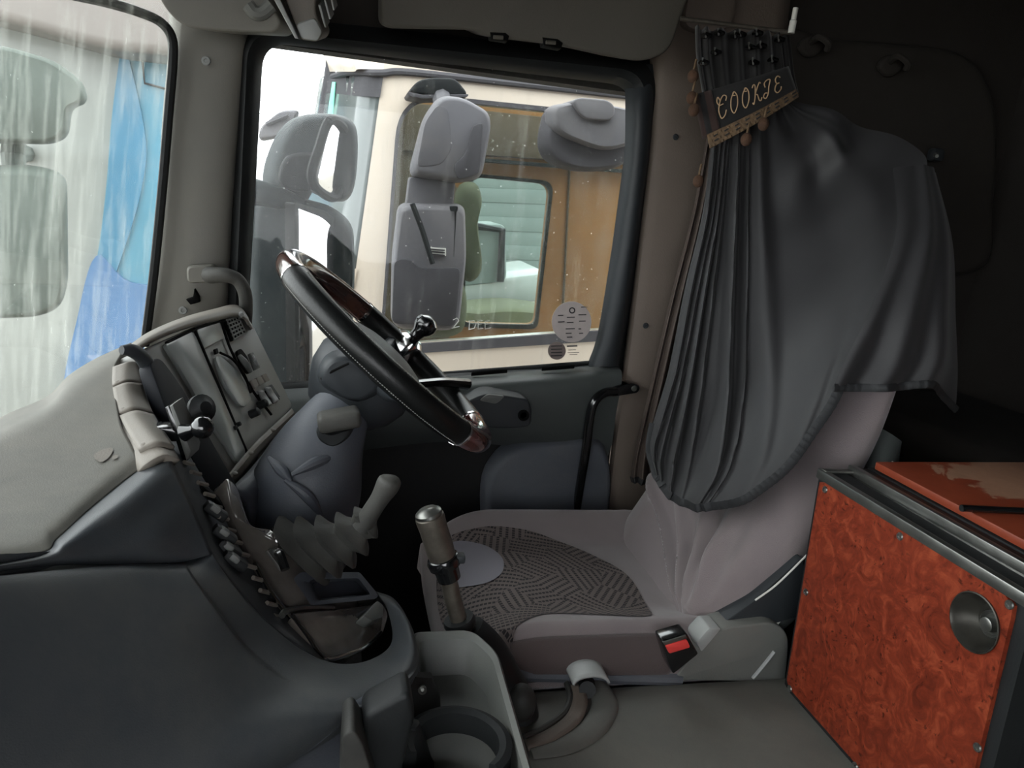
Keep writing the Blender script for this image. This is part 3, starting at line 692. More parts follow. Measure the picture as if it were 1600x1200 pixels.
# hood over it
hood = [(206, 538), (232, 520), (264, 505), (300, 492), (338, 482), (364, 476), (379, 480), (389, 494)]
def hrow(dx, dy, off): return [cl.hit(a + dx, b + dy * (0.75 + 0.25 * k / 7), off) for k, (a, b) in enumerate(hood)]
ob('hood', patch([hrow(-6, 4, -0.10), hrow(-2, 0, -0.04), hrow(0, 5, 0.004), hrow(1, 12, 0.014), hrow(2, 18, 0.013), hrow(3, 21, 0.006), hrow(3, 21, -0.01)], 40, 30), 'plastic_warm', da, label='rounded instrument hood', thick=0.004)
ob('hood_end', tube([cl.hit(*q, o) for q, o in [((190, 547), 0.015), ((206, 548), 0.02), ((222, 558), 0.02), ((234, 578), 0.015), ((240, 604), 0.005)]], [0.006, 0.009, 0.010, 0.010, 0.007], 12, 24), 'plastic_dark', da)
def cslab(name, q, off, depth, mat, par, bev=0.002, rr=0.006, label=None):
    return ob(name, slab(rounded([cl.hit(a, b, off) for a, b in q], rr, 4), -CN * depth, bev), mat, par, label=label)
# dark flat screen at the near end of the panel
cslab('side_screen', [(233, 566), (250, 556), (284, 602), (332, 690), (374, 764), (370, 782), (352, 790), (308, 728), (262, 648)], 0.028, 0.02, 'screen_dark', da, 0.003, 0.015, 'dark flat screen at the near end of the instrument panel')
cslab('cluster_window', [(258, 538), (300, 518), (306, 524), (330, 580), (385, 706), (372, 724), (330, 660), (290, 590)], 0.003, 0.006, 'display', ip, 0.001, 0.008, 'dusty plastic cluster window')
cslab('clock_window', [(307, 513), (342, 499), (352, 528), (318, 545)], 0.003, 0.006, 'display', ip, 0.001, 0.004)
cslab('gauge_window', [(336, 557), (345, 556), (372, 580), (394, 622), (384, 636), (374, 633), (350, 598)], 0.003, 0.006, 'display', ip, 0.001, 0.01, 'pale gauge window')
ob('gauge_bezel', tube([cl.hit(a, b, 0.001) for a, b in [(344, 551), (364, 562), (382, 586), (392, 614)]], 0.0022, 6, 20), 'black_gap', ip)
cslab('warning_lamp', [(336, 545), (340, 544), (342, 552), (338, 553)], 0.003, 0.004, 'black_gap', ip, 0, 0.002)
for s in ([(260, 536), (305, 515), (352, 500)], [(303, 513), (330, 576), (386, 708)], [(345, 498), (360, 545), (392, 606), (424, 648)]):
    ob('panel_joint', tube([cl.hit(a, b, 0.0015) for a, b in s], 0.0026, 6, 24), 'black_gap', ip)
for a, b in ((391, 648), (404, 634)):
    ob('trip_knob', lathe(cl.hit(a, b, 0.0), CN, [(0, 0.0075), (0.016, 0.007), (0.018, 0.004)], 14), 'rubber', ip)
for a, b in ((364, 670), (370, 664)):
    ob('pin_button', lathe(cl.hit(a, b, 0.0), CN, [(0, 0.004), (0.007, 0.0035), (0.008, 0.001)], 10), 'rubber', ip)
# air vent with its grid of slats
vq = [(351, 493), (370, 488), (386, 520), (366, 532)]
av = cslab('air_vent', vq, 0.004, 0.01, 'black_gap', da, 0.001, 0.004, 'black air vent with a grid of slats')
def bil(q, u, v, off):
    a = [cl.hit(*p, off) for p in q]; return (a[0].lerp(a[1], u)).lerp(a[3].lerp(a[2], u), v)
for k in range(7): ob('slat', tube([bil(vq, 0.02, (k + .2) / 6.4, 0.006), bil(vq, 0.98, (k + .2) / 6.4, 0.006)], 0.0016, 6), 'plastic_mid', av)
for k in range(5): ob('vane', tube([bil(vq, (k + .25) / 4.5, 0.02, 0.0055), bil(vq, (k + .25) / 4.5, 0.98, 0.0055)], 0.0013, 6), 'plastic_mid', av)
ob('vent_lever', tube([bil(vq, 1.0, .2, 0.012), bil(vq, 1.12, .16, 0.014), bil(vq, 1.3, .12, 0.016)], 0.005, 8), 'plastic_grey_light', av)
# light switch dial and rocker switches
dl = cslab('light_dial', [(371, 548), (377, 544), (386, 556), (395, 578), (390, 584), (380, 574)], 0.004, 0.006, 'black_gap', da, 0.001, 0.006, 'black light switch dial')
ob('dial_grip', tube([cl.hit(374, 556, 0.01), cl.hit(384, 568, 0.016), cl.hit(391, 580, 0.01)], [0.004, 0.006, 0.004], 8, 12), 'plastic_mid', dl)
sw = cslab('switch', [(391, 552), (396, 550), (407, 574), (400, 578)], 0.006, 0.006, 'plastic_mid', da, 0.001, 0.002)
ob('paddle', tube([cl.hit(395, 556, 0.008), cl.hit(398, 562, 0.014), cl.hit(402, 570, 0.008)], 0.003, 8, 10), 'plastic_grey_light', sw)
for q in ([(393, 594), (400, 591), (405, 602), (399, 607)], [(401, 590), (408, 587), (414, 598), (407, 602)], [(410, 586), (416, 583), (422, 594), (416, 597)]):
    cslab('push_switch', q, 0.005, 0.006, 'plastic_warm', da, 0.0012, 0.002)
cslab('switch_blank', [(419, 603), (425, 600), (438, 620), (431, 625)], 0.004, 0.006, 'plastic_dark', da, 0.001, 0.002)
for dx in (0, 11):
    rk = cslab('rocker_switch', [(405 + dx, 616 - dx * .5), (412 + dx, 611 - dx * .5), (428 + dx * .9, 628 - dx * .4), (421 + dx * .9, 634 - dx * .4)], 0.003, 0.006, 'black_gap', da, 0.001, 0.002)
    ob('rocker', patch([[cl.hit(406 + dx + i * 6, 612 - dx * .5 - i * 2, 0.012) for i in (0, 1)], [cl.hit(412 + dx + i * 6, 622 - dx * .5 - i * 2, 0.006) for i in (0, 1)], [cl.hit(419 + dx + i * 6, 632 - dx * .5 - i * 2, 0.014) for i in (0, 1)]], 4, 10), 'plastic_grey_light', rk, thick=0.006)
# lower rail of the panel
ob('lower_rail', patch([[cl.hit(*q, 0.014) for q in [(352, 748), (372, 722), (400, 690), (430, 662), (456, 638)]], [cl.hit(*q, 0.016) for q in [(357, 756), (378, 730), (406, 697), (436, 669), (461, 646)]], [cl.hit(*q, 0.0) for q in [(362, 764), (384, 737), (411, 704), (440, 676), (464, 652)]]], 24, 6), 'plastic_warm', da, label='curved trim rail under the instrument panel', thick=0.012)
for a, b in ((366, 740), (391, 708), (426, 672)):
    ob('rail_cap', ball(cl.hit(a, b, 0.016), 0.006, 6, 0.5), 'plastic_warm', da)
ob('panel_skirt', ppatch([[(360, 764, 1.09), (400, 722, 1.22), (455, 650, 1.46)], [(390, 790, 1.10), (430, 745, 1.22), (470, 690, 1.46)], [(400, 900, 1.15), (440, 860, 1.25), (480, 800, 1.5)]], 16, 10), 'plastic_blue', da, thick=0.008)
# ---- glossy centre bezel below
bz = PL(PY(395, 825, .955), PY(600, 955, 1.0), PY(470, 1000, .83))
BN = bz.n
def bslab(name, q, off, depth, mat, par, bev=0.002, rr=0.006, label=None):
    return ob(name, slab(rounded([bz.hit(a, b, off) for a, b in q], rr, 4), -BN * depth, bev), mat, par, label=label)
bs = bslab('centre_bezel', [(352, 742), (372, 760), (384, 800), (392, 822), (470, 832), (500, 885), (588, 926), (608, 958), (600, 990), (560, 1018), (508, 1031), (448, 962), (405, 895), (366, 820)], 0.0, 0.03, 'dark_wood_bezel', da, 0.003, 0.015, 'dark glossy centre console bezel')
ob('console_core', join(bx(-0.45, -0.24, 0.82, 1.62, -1.1, -0.47), bx(-0.31, -0.235, 0.90, 1.16, -0.50, -0.338), bx(-0.26, -0.14, 1.06, 1.60, -1.0, -0.47), bx(-0.18, 0.06, 0.80, 1.0, -1.1, -0.66), bx(-0.3, -0.16, 0.72, 1.2, -1.0, -0.5)), 'carpet_dark', da)  # dark filler boxes added inside the dash, blocking daylight through its gaps
# rocker keys and vent ribs on the inner wall
for a, b, y in ((337, 799, .90), (351, 835, .875), (358, 858, .865), (367, 876, .85)):
    k = ob('rocker_key', box(PY(a, b, y), (0.018, 0.03, 0.012), 0.003, frame((0.6, .25, 0.75), (0.7, 0.0, -0.7))), 'rubber', da)
    ob('key_cap', box(PY(a - 1, b - 5, y - .006), (0.017, 0.012, 0.007), 0.002, frame((0.6, .25, 0.75), (0.7, 0.0, -0.7))), 'plastic_mid', k)
for k in range(14):
    t = k / 13; a0 = Vector((288 + 140 * t, 722 + 240 * t ** 1.08)); 
    ob('vent_rib', tube([PY(a0.x, a0.y, .93 - .1 * t), PY(a0.x + 14, a0.y + 4, .95 - .1 * t)], 0.0028, 6), 'plastic_warm', da)
ob('side_vent', ppatch([[(318, 762, .94), (332, 775, .95), (352, 795, .97)], [(310, 748, .98), (330, 765, .99), (356, 790, 1.0)]], 10, 4), 'black_gap', da, thick=0.004)
ob('bezel_edge', tube([bz.hit(a, b, 0.004) for a, b in [(398, 880), (420, 920), (450, 960), (480, 998), (508, 1030)]], 0.003, 8, 30), 'chrome', da, label='bright edge strip')
# key switch ring, toggle
ob('ignition_ring', lathe(bz.hit(437, 839, 0.0), BN, [(0, 0.016), (0.004, 0.016), (0.005, 0.012), (0.002, 0.011), (0.002, 0.0)], 20), 'chrome', da)
ob('toggle_plate', slab([bz.hit(a, b, 0.004) for a, b in [(418, 860), (426, 856), (446, 884), (440, 890)]], -BN * 0.004, 0.001), 'steel', da)
ob('toggle', tube([bz.hit(432, 862, 0.0), bz.hit(438, 868, 0.012), bz.hit(446, 890, 0.01)], 0.006, 8, 10), 'black_gloss', da)
# open pocket tray
Q1 = [(458, 904), (470, 894), (562, 894), (592, 930), (586, 936), (486, 946)]
Q2 = [(482, 910), (488, 905), (560, 903), (579, 928), (575, 931), (498, 939)]
Q3 = [(486, 913), (491, 910), (556, 908), (572, 926), (569, 928), (500, 935)]
ob('pocket_tray', loft([rounded([bz.hit(a, b, h) for a, b in q], 0.005, 4) for q, h in ((Q1, -0.01), (Q1, 0.026), (Q2, 0.026), (Q3, 0.004))]), 'plastic_blue', da, label='blue-grey open pocket tray')
# ashtray lid with tab
al = bslab('ashtray_lid', [(456, 958), (590, 944), (600, 962), (596, 990), (566, 1014), (508, 1029)], 0.014, 0.014, 'dark_wood_bezel', da, 0.003, 0.012, 'glossy ashtray lid with bright rim')
ob('lid_rim', tube([bz.hit(a, b, 0.014) for a, b in [(456, 960), (480, 992), (508, 1029), (540, 1024), (572, 1010), (595, 988)]], 0.0025, 8, 40), 'chrome', al)
ob('lid_tab', slab(rounded([bz.hit(a, b, 0.03) for a, b in [(568, 962), (590, 938), (600, 946), (599, 964), (582, 970)]], 0.004, 3), -BN * 0.016, 0.003), 'plastic_mid', al)
ob('bezel_trim', tube([bz.hit(a, b, 0.006) for a, b in [(440, 962), (448, 955), (480, 950), (520, 950)]], 0.004, 8, 16), 'steel', da)
# ---- ball mount for a phone
pm = thing('phone_mount', PY(290, 690, 1.0), 'black ball-head phone mount clipped to the dashboard edge', 'phone mount')
for q, dd in (([(257, 637), (263, 634), (295, 708), (290, 722), (284, 722)], 0.0), ([(264, 635), (270, 632), (298, 704), (296, 716), (290, 720)], -0.004)):
    ob('clamp_plate', slab([PY(a, b, 0.945 + dd) for a, b in q], (0.006, 0.035, 0), 0.003), 'plastic_mid' if dd else 'black_gloss', pm)
ob('ball_stem', tube([PY(288, 676, .935), PY(300, 672, .93), PY(314, 668, .925)], [0.011, 0.007, 0.008], 12), 'black_gloss', pm)
ob('ball', ball(PY(316, 668, .925), 0.0135, 12), 'black_gloss', pm)
ob('clamp_foot', box(PY(262, 674, .96), (0.03, 0.03, 0.018), 0.004), 'black_gloss', pm)
ob('rear_knob', lathe(PY(308, 640, 1.0), (0.5, -0.6, 0.3), [(0, 0.012), (0.008, 0.018), (0.014, 0.018), (0.016, 0.014), (0.022, 0.008)], 18), 'rubber', pm)
ob('knob_lever', tube([PY(305, 640, .99), PY(318, 652, .985), PY(326, 668, .985)], [0.006, 0.008, 0.006], 8), 'rubber', pm)
# ------------------------------------------------------------------ steering column and wheel
WC = PY(607, 549, 1.27)
WN = Vector((0.64, 0.0, 0.77)).normalized()
WU = Vector((0, 1, 0)); WV = WN.cross(WU)
sc = da
ob('steering_shroud', lathe(WC, -WN, [(0.02, 0.05), (0.03, 0.082), (0.06, 0.09), (0.09, 0.084), (0.12, 0.066), (0.14, 0.05)], 32, (0, 1, 0), 1.0, 1.15), 'plastic_dark', sc, label='dark column shroud under the wheel')
ob('shroud_joint', tube([PY(*q) for q in [(502, 592, 1.16), (520, 580, 1.15), (545, 568, 1.145)]], 0.002, 6, 10), 'black_gap', sc)
ob('switch_pod', pillow(smooth_loop([PY(*q, 1.2) for q in [(497, 586), (504, 562), (526, 548), (560, 552), (600, 600), (560, 625), (510, 605)]], 28), (0, -1, 0.1), 0.05, 0.06, 5, 0.3), 'plastic_dark', sc)
col = [(540, 632, 1.22, 0.045), (522, 662, 1.21, 0.056), (500, 705, 1.20, 0.072), (482, 755, 1.19, 0.086), (468, 805, 1.19, 0.09), (462, 860, 1.20, 0.09)]
ob('column_cover', tube([PY(a, b, y) for a, b, y, r in col], [r for *_, r in col], 24, 30), 'plastic_blue', sc, label='blue-grey column cover')
for s in ([(420, 715, 1.135), (440, 735, 1.115), (455, 752, 1.105)], [(455, 742, 1.108), (495, 722, 1.125), (528, 712, 1.15)], [(445, 750, 1.105), (480, 775, 1.10), (505, 810, 1.11)]):
    ob('cover_fold', tube([PY(*q) for q in s], [0.003, 0.009, 0.003], 10, 16), 'plastic_blue', sc)
ah = ob('adjuster_handle', box(PY(530, 655, 1.10), (0.062, 0.045, 0.026), 0.008, (Vector((.97, .05, .2)).normalized(), Vector((-.05, 1, 0)).normalized(), Vector((-.2, 0, .97)).normalized()), 3), 'rubber_dusty', sc, label='dark grey adjuster handle')
ob('handle_gaiter', pillow(smooth_loop([PY(*q, 1.115) for q in [(496, 668), (520, 672), (552, 664), (545, 682), (522, 694), (500, 684)]], 24), (-0.1, -1, 0), 0.02, 0.03, 4, 0.3), 'rubber', sc)
ob('stalk', tube([PY(*q) for q in [(650, 600, 1.30), (690, 597, 1.36), (730, 600, 1.42)]], [0.008, 0.009, 0.011], 10, 16), 'black_gloss', sc)
sw_ = thing('steering_wheel', WC, 'black leather-wrapped steering wheel with glossy wood inserts and spinner knob', 'steering wheel')
RW = 0.212
def rim(a, r=RW, h=0.0): return WC + (WU * math.cos(a) + WV * math.sin(a)) * r + WN * h
# angles: 0 = far side (+Y), pi = near side; WV points forward-up or rear-down
fwd_up = math.pi / 2 if WV.x < 0 else -math.pi / 2
def arc(a0, a1, rad, n, r=RW, h=0.0): return tube([rim(a0 + (a1 - a0) * k / n, r, h) for k in range(n + 1)], rad, 16)
f = fwd_up; w = 0.36
A_ = (f - 1.35, f + 0.43, f + math.pi - 0.9, f + math.pi + 0.2)
ob('leather_rim', arc(A_[1], A_[2], 0.0215, 44), 'leather', sw_, label='black leather near half of the rim')
ob('leather_rim', arc(A_[3], A_[0] + 2 * math.pi, 0.0215, 44), 'leather', sw_, label='black leather far half of the rim')
ob('wood_insert', arc(A_[0], A_[1], 0.0207, 30), 'wood_dark', sw_, label='glossy brown wood insert at the front of the rim')
ob('wood_insert', arc(A_[2], A_[3], 0.0207, 20), 'wood_gloss', sw_, label='glossy red-brown wood insert at the rear of the rim')
for a in A_:
    ob('chrome_band', tube([rim(a - 0.012), rim(a + 0.012)], 0.0222, 16), 'chrome', sw_)
# stitched seam on the inner side of the rim
def seam(a0, a1, n, dr, dh):
    vs = []
    for k in range(n):
        a = a0 + (a1 - a0) * k / n; d = (a1 - a0) / n * 0.55
        vs.append(tube([rim(a, RW + dr, dh), rim(a + d, RW + dr - 0.0006, dh)], 0.0008, 5))
    return join(*vs)
near0 = A_[1]
o = ob('stitching', seam(near0 + .1, A_[2] - .05, 90, 0.006, 0.0209), 'stitch', sw_); o['kind'] = 'stuff'
ob('stitching', seam(near0 + .1, A_[2] - .05, 90, 0.017, -0.014), 'stitch', sw_)['kind'] = 'stuff'
ob('hub_pad', lathe(WC, WN, [(-0.05, 0.06), (-0.03, 0.075), (-0.012, 0.08), (-0.002, 0.072), (0.004, 0.05), (0.006, 0.0)], 32, (0, 1, 0), 1.0, 1.1), 'plastic_dark', sw_)
for da_ in (-0.15, math.pi + 0.15, f + math.pi):
    a = da_ if True else 0
    ob('spoke', tube([rim(a, 0.05, -0.03), rim(a, 0.12, -0.03), rim(a, 0.17, -0.015), rim(a, RW, 0.0)], [0.022, 0.017, 0.013, 0.011], 12, 16, 1.0), 'plastic_dark', sw_)
# spinner knob clamped to the far side of the rim
KP = rim(-0.27)
cb = ob('knob_clamp', lathe(KP + WN * 0.002, WN, [(-0.028, 0.014), (-0.026, 0.028), (0.0, 0.032), (0.020, 0.030), (0.027, 0.022), (0.025, 0.013), (0.025, 0.0)], 24, (0, 1, 0), 0.95, 1.6), 'chrome', sw_, label='chrome clamp of the spinner knob')
kax = WN
ob('spinner_knob', lathe(KP + WN * 0.018, kax, [(0, 0.013), (0.016, 0.012), (0.026, 0.014), (0.034, 0.020), (0.044, 0.0235), (0.055, 0.021), (0.062, 0.012), (0.064, 0.0)], 20), 'black_gloss', cb)

# ------------------------------------------------------------------ parking brake lever in a bellows
bl = thing('hand_lever', bz.hit(470, 865, 0.01), 'grey hand lever rising from a pleated rubber bellows on the console', 'lever')
ax0 = [PY(462, 862, .95), PY(492, 856, .94), PY(525, 846, .93), PY(556, 830, .92), PY(582, 806, .91)]
npl = 5
def bell():
    pts, rad = [], []
    cp = spline(ax0, npl * 4 + 1)
    for k, p in enumerate(cp):
        t = k / (npl * 4)
        R0 = 0.040 * (1 - t) ** 0.7 + 0.016
        ph = (k % 4) / 4.0
        pts.append(p); rad.append(R0 * (1.0 if k % 4 == 2 else (0.55 if k % 4 == 0 else 0.72)))
    return pts, rad
bp_, br_ = bell()
def shear_tube(pts, rad, dirn, n=24):
    """rings kept parallel to one tilted plane: flat pleats"""
    x, y, z = frame(dirn); V, Fc = [], []
    for p, r in zip(pts, rad):
        for i in range(n):
            a = 2 * math.pi * i / n; ca, sa = math.cos(a), math.sin(a)
            q = (abs(ca) ** 4 + abs(sa) ** 4) ** -0.25
            V.append(p + (x * ca * 0.8 + y * sa) * r * q * 0.98)
    for k in range(len(pts) - 1):
        for i in range(n): Fc.append([k * n + i, k * n + (i + 1) % n, (k + 1) * n + (i + 1) % n, (k + 1) * n + i])
    Fc.append(list(range(n))[::-1]); Fc.append([(len(pts) - 1) * n + i for i in range(n)]); return V, Fc
ob('bellows', shear_tube(bp_, br_, Vector((0.72, -0.05, 0.69))), 'rubber_dusty', bl, 25, label='pleated rubber bellows')
ob('lever_grip', tube([PY(*q) for q in [(566, 824, .908), (580, 800, .903), (594, 778, .90), (606, 758, .90), (610, 748, .90), (611, 743, .90)]], [0.013, 0.0120, 0.0120, 0.0150, 0.0130, 0.004], 16, 24), 'rubber_dusty', bl)
# ------------------------------------------------------------------ gear lever
gl = thing('gear_lever', PY(800, 1110, .95), 'worn gear lever with bare metal top and black range collar', 'gear lever')
K = [PY(*q, .95) for q in [(668, 797), (692, 872), (706, 930), (722, 985), (760, 1045), (805, 1105)]]
ax_ = (K[0] - K[1]).normalized()
ob('gear_knob', lathe(K[1], ax_, [(-0.004, 0.014), (0.0, 0.0185), (0.02, 0.0195), (0.045, 0.019), (0.062, 0.020), (0.066, 0.0195), (0.068, 0.017), (0.071, 0.0165), (0.074, 0.012), (0.075, 0.0)], 24), 'steel_dull', gl, label='worn metallic gear knob')
ob('knob_cap', lathe(K[1] + ax_ * 0.068, ax_, [(0, 0.0185), (0.004, 0.018), (0.008, 0.013), (0.0095, 0.0)], 24), 'steel', gl)
ob('range_collar', lathe(K[1], ax_, [(-0.034, 0.012), (-0.033, 0.016), (-0.014, 0.0175), (-0.012, 0.022), (-0.004, 0.0235), (0.002, 0.021), (0.004, 0.017)], 24), 'black_gloss', gl)
ob('range_switch', box(K[1] + ax_ * -0.002 + Vector((0.022, -0.004, 0.004)), (0.014, 0.016, 0.012), 0.003), 'plastic_dark', gl)
ob('shaft', tube([K[1] - ax_ * 0.02, K[2], K[3] + (K[2] - K[3]) * .2], [0.0115, 0.012, 0.012], 16), 'steel_dull', gl)
ob('socket', lathe(K[3] + (K[2] - K[3]) * .35, -ax_, [(0, 0.012), (0, 0.021), (0.006, 0.023), (0.014, 0.021), (0.016, 0.019), (0.05, 0.023), (0.06, 0.028)], 24), 'rubber', gl)
ob('bracket_cup', lathe(K[3] + Vector((0.035, 0, -0.02)), ax_, [(-0.05, 0.016), (-0.004, 0.016), (0.0, 0.0175), (0.004, 0.0165), (0.004, 0.008), (0.0, 0.006)], 18), 'rubber_dusty', gl)
ob('gaiter', tube([PY(*q) for q in [(728, 985, .955), (752, 1020, .95), (778, 1065, .94), (802, 1105, .93), (812, 1130, .92)]], [0.028, 0.036, 0.036, 0.034, 0.03], 18, 22), 'rubber', gl, label='black leather gaiter')
for s in ([(752, 1000), (770, 1040), (796, 1080)], [(738, 1030), (760, 1070), (780, 1120)]):
    ob('gaiter_fold', tube([PY(a, b, .915) for a, b in s], [0.003, 0.008, 0.004], 8, 14), 'rubber', gl)
ob('gaiter_lump', ball(PY(814, 1098, .905), 0.022, 10, 1.3), 'rubber_dusty', gl)
# ------------------------------------------------------------------ console tray with cup ring, beside the lever
ct = thing('console_tray', PZ(720, 1100, -0.60), 'grey open console tray with a black cup ring beside the gear lever', 'tray')
zr = -0.575
o1 = [PZ(*q, zr) for q in [(646, 988), (738, 984), (778, 1020), (842, 1240), (600, 1240)]]
def inset(l, d, z): 
    c = sum(l, Vector()) / len(l); return [Vector((p.x + (c.x - p.x) * d, p.y + (c.y - p.y) * d, z)) for p in l]
ro = rounded(o1, [0.01, 0.02, 0.02, 0.01, 0.01], 5)
ob('tray', loft([inset(ro, -0.02, zr - 0.12), inset(ro, -0.03, zr - 0.015), ro, inset(ro, 0.06, zr + 0.004), inset(ro, 0.16, zr), inset(ro, 0.22, zr - 0.04), inset(ro, 0.26, zr - 0.045)]), 'plastic_mid', ct, label='worn grey tray')
# cup ring: a bent band on an upright
cc = PZ(714, 1160, -0.575); rr_ = 0.046
lo, up = [], []
def band(a0, a1, n, r0, r1, z0, z1):
    V, Fc = [], []
    for k in range(n + 1):
        a = a0 + (a1 - a0) * k / n; c, s = math.cos(a), math.sin(a)
        for r, z in ((r0, z0), (r0, z1), ((r0 + r1) / 2, z1 + 0.003), (r1, z1), (r1, z0)): V.append(Vector((cc.x + c * r, cc.y + s * r, z)))
    for k in range(n):
        for i in range(5): Fc.append([k * 5 + i, k * 5 + (i + 1) % 5, (k + 1) * 5 + (i + 1) % 5, (k + 1) * 5 + i])
    Fc.append([0, 1, 2, 3, 4]); Fc.append([n * 5 + i for i in (4, 3, 2, 1, 0)]); return V, Fc
ob('cup_ring', band(-0.9, 3.4, 30, rr_, rr_ + 0.014, -0.60, -0.574), 'rubber', ct, label='black cup ring')
ob('ring_post', loft([rounded([PY(*q) for q in [(596, 1150, .74), (690, 1135, .78), (690, 1120, .80), (600, 1130, .78)]], .006, 3), rounded([PY(*q) for q in [(626, 1090, .76), (688, 1090, .80), (686, 1080, .82), (632, 1080, .79)]], .006, 3),
   rounded([PY(*q) for q in [(648, 1058, .78), (676, 1060, .80), (674, 1050, .82), (650, 1050, .80)]], .006, 3)]), 'rubber', ct)
ob('post_screw', lathe(PY(660, 1078, .768), (0, -1, .3), [(-.003, .005), (0.002, .005), (0.003, .003), (0.0, .002)], 12), 'steel', ct)
ob('ribbed_plug', lathe(PY(648, 1215, .72), (-0.15, 0.1, 1), [(-0.02, 0.022), (0.0, 0.024), (0.006, 0.021), (0.012, 0.024), (0.018, 0.021), (0.03, 0.019), (0.055, 0.015), (0.066, 0.011), (0.07, 0.0)], 20), 'rubber', ct, label='black ribbed rubber plug')
lv = thing('seat_lever', PY(565, 1170, .60), 'dark grey plastic lever end at the bottom beside the dash lip', 'lever')
ob('lever_blade', slab(rounded([PY(*q, .61) for q in [(536, 1150), (552, 1140), (566, 1160), (590, 1240), (530, 1240)]], 0.008, 4), (0, 0.05, 0), 0.008, 3), 'rubber_dusty', lv)
ob('lever_web', slab(rounded([PY(*q, .64) for q in [(566, 1120), (640, 1080), (650, 1120), (620, 1240), (570, 1240)]], 0.01, 4), (0, 0.04, 0), 0.008, 3), 'rubber', lv)
# ------------------------------------------------------------------ engine tunnel
TZ = -0.72
et = thing('engine_tunnel', (0.8, 0.5, TZ), 'grey rubber-matted engine tunnel between the seats', 'engine tunnel')
def tun():
    prof = [(-0.35, -1.15), (-0.35, TZ - 0.05), (-0.33, TZ - 0.015), (-0.29, TZ), (0.3, TZ + 0.003), (0.955, TZ), (0.985, TZ - 0.012), (1.0, TZ - 0.045), (1.0, -1.15)]
    V, Fc = [], []
    xs = [0.07, 0.09, 0.12, 0.4, 0.8, 1.63]
    for i, x in enumerate(xs):
        for y, z in prof: V.append(Vector((x, y, z)))
    n = len(prof)
    for i in range(len(xs) - 1):
        for j in range(n - 1): Fc.append([i * n + j, i * n + j + 1, (i + 1) * n + j + 1, (i + 1) * n + j])
    Fc.append(list(range(n))); return V, Fc
ob('tunnel_mat', tun(), 'tunnel_mat', et)
def on_t(px, py, h=0.0): return PZ(px, py, TZ + h)
ob('raised_track', tube([on_t(*q, 0.0) for q in [(828, 1176), (880, 1166), (925, 1140), (945, 1105), (938, 1080), (925, 1066)]], [0.014, 0.017, 0.019, 0.02, 0.019, 0.014], 14, 40, 1.0, squash=(TZ, .45)), 'tunnel_dark', et, label='curved raised lever track')
ob('track_groove', patch([[on_t(*q, 0.006) for q in [(820, 1155), (850, 1142), (882, 1120), (894, 1095), (890, 1070)]], [on_t(*q, 0.008) for q in [(826, 1168), (866, 1156), (904, 1128), (918, 1098), (912, 1068)]]], 24, 4), 'plastic_brown', et, thick=0.006)
ob('track_inner', tube([on_t(*q, 0.003) for q in [(818, 1152), (850, 1138), (880, 1116), (891, 1092), (886, 1068)]], 0.005, 8, 30), 'rubber_dusty', et)
tc_ = thing('lever_cap', on_t(918, 1056), 'grey metal half-round cap at the end of the lever track', 'lever')
capo = []
cpts = [on_t(935, 1068, 0.02), on_t(925, 1040, 0.03)]
dcap = Vector((0.0, 0.06, 0.0)); cb_ = on_t(920, 1072, 0.0)
rows = []
for j in range(5):
    t = j / 4; c = PY(924, 1070, .945).lerp(PY(908, 1036, 1.0), t)
    rows.append([c + Vector((0.026 * math.cos(a), 0, 0.012 * math.sin(a))) for a in [math.pi * k / 8 for k in range(9)]])
ob('cap', patch(rows, 14, 8), 'plastic_grey_light', tc_, thick=-0.004)
ob('lever_stub', tube([PY(918, 1078, .95), PY(916, 1062, 1.0), PY(914, 1056, 1.05)], 0.013, 12), 'rubber', tc_)
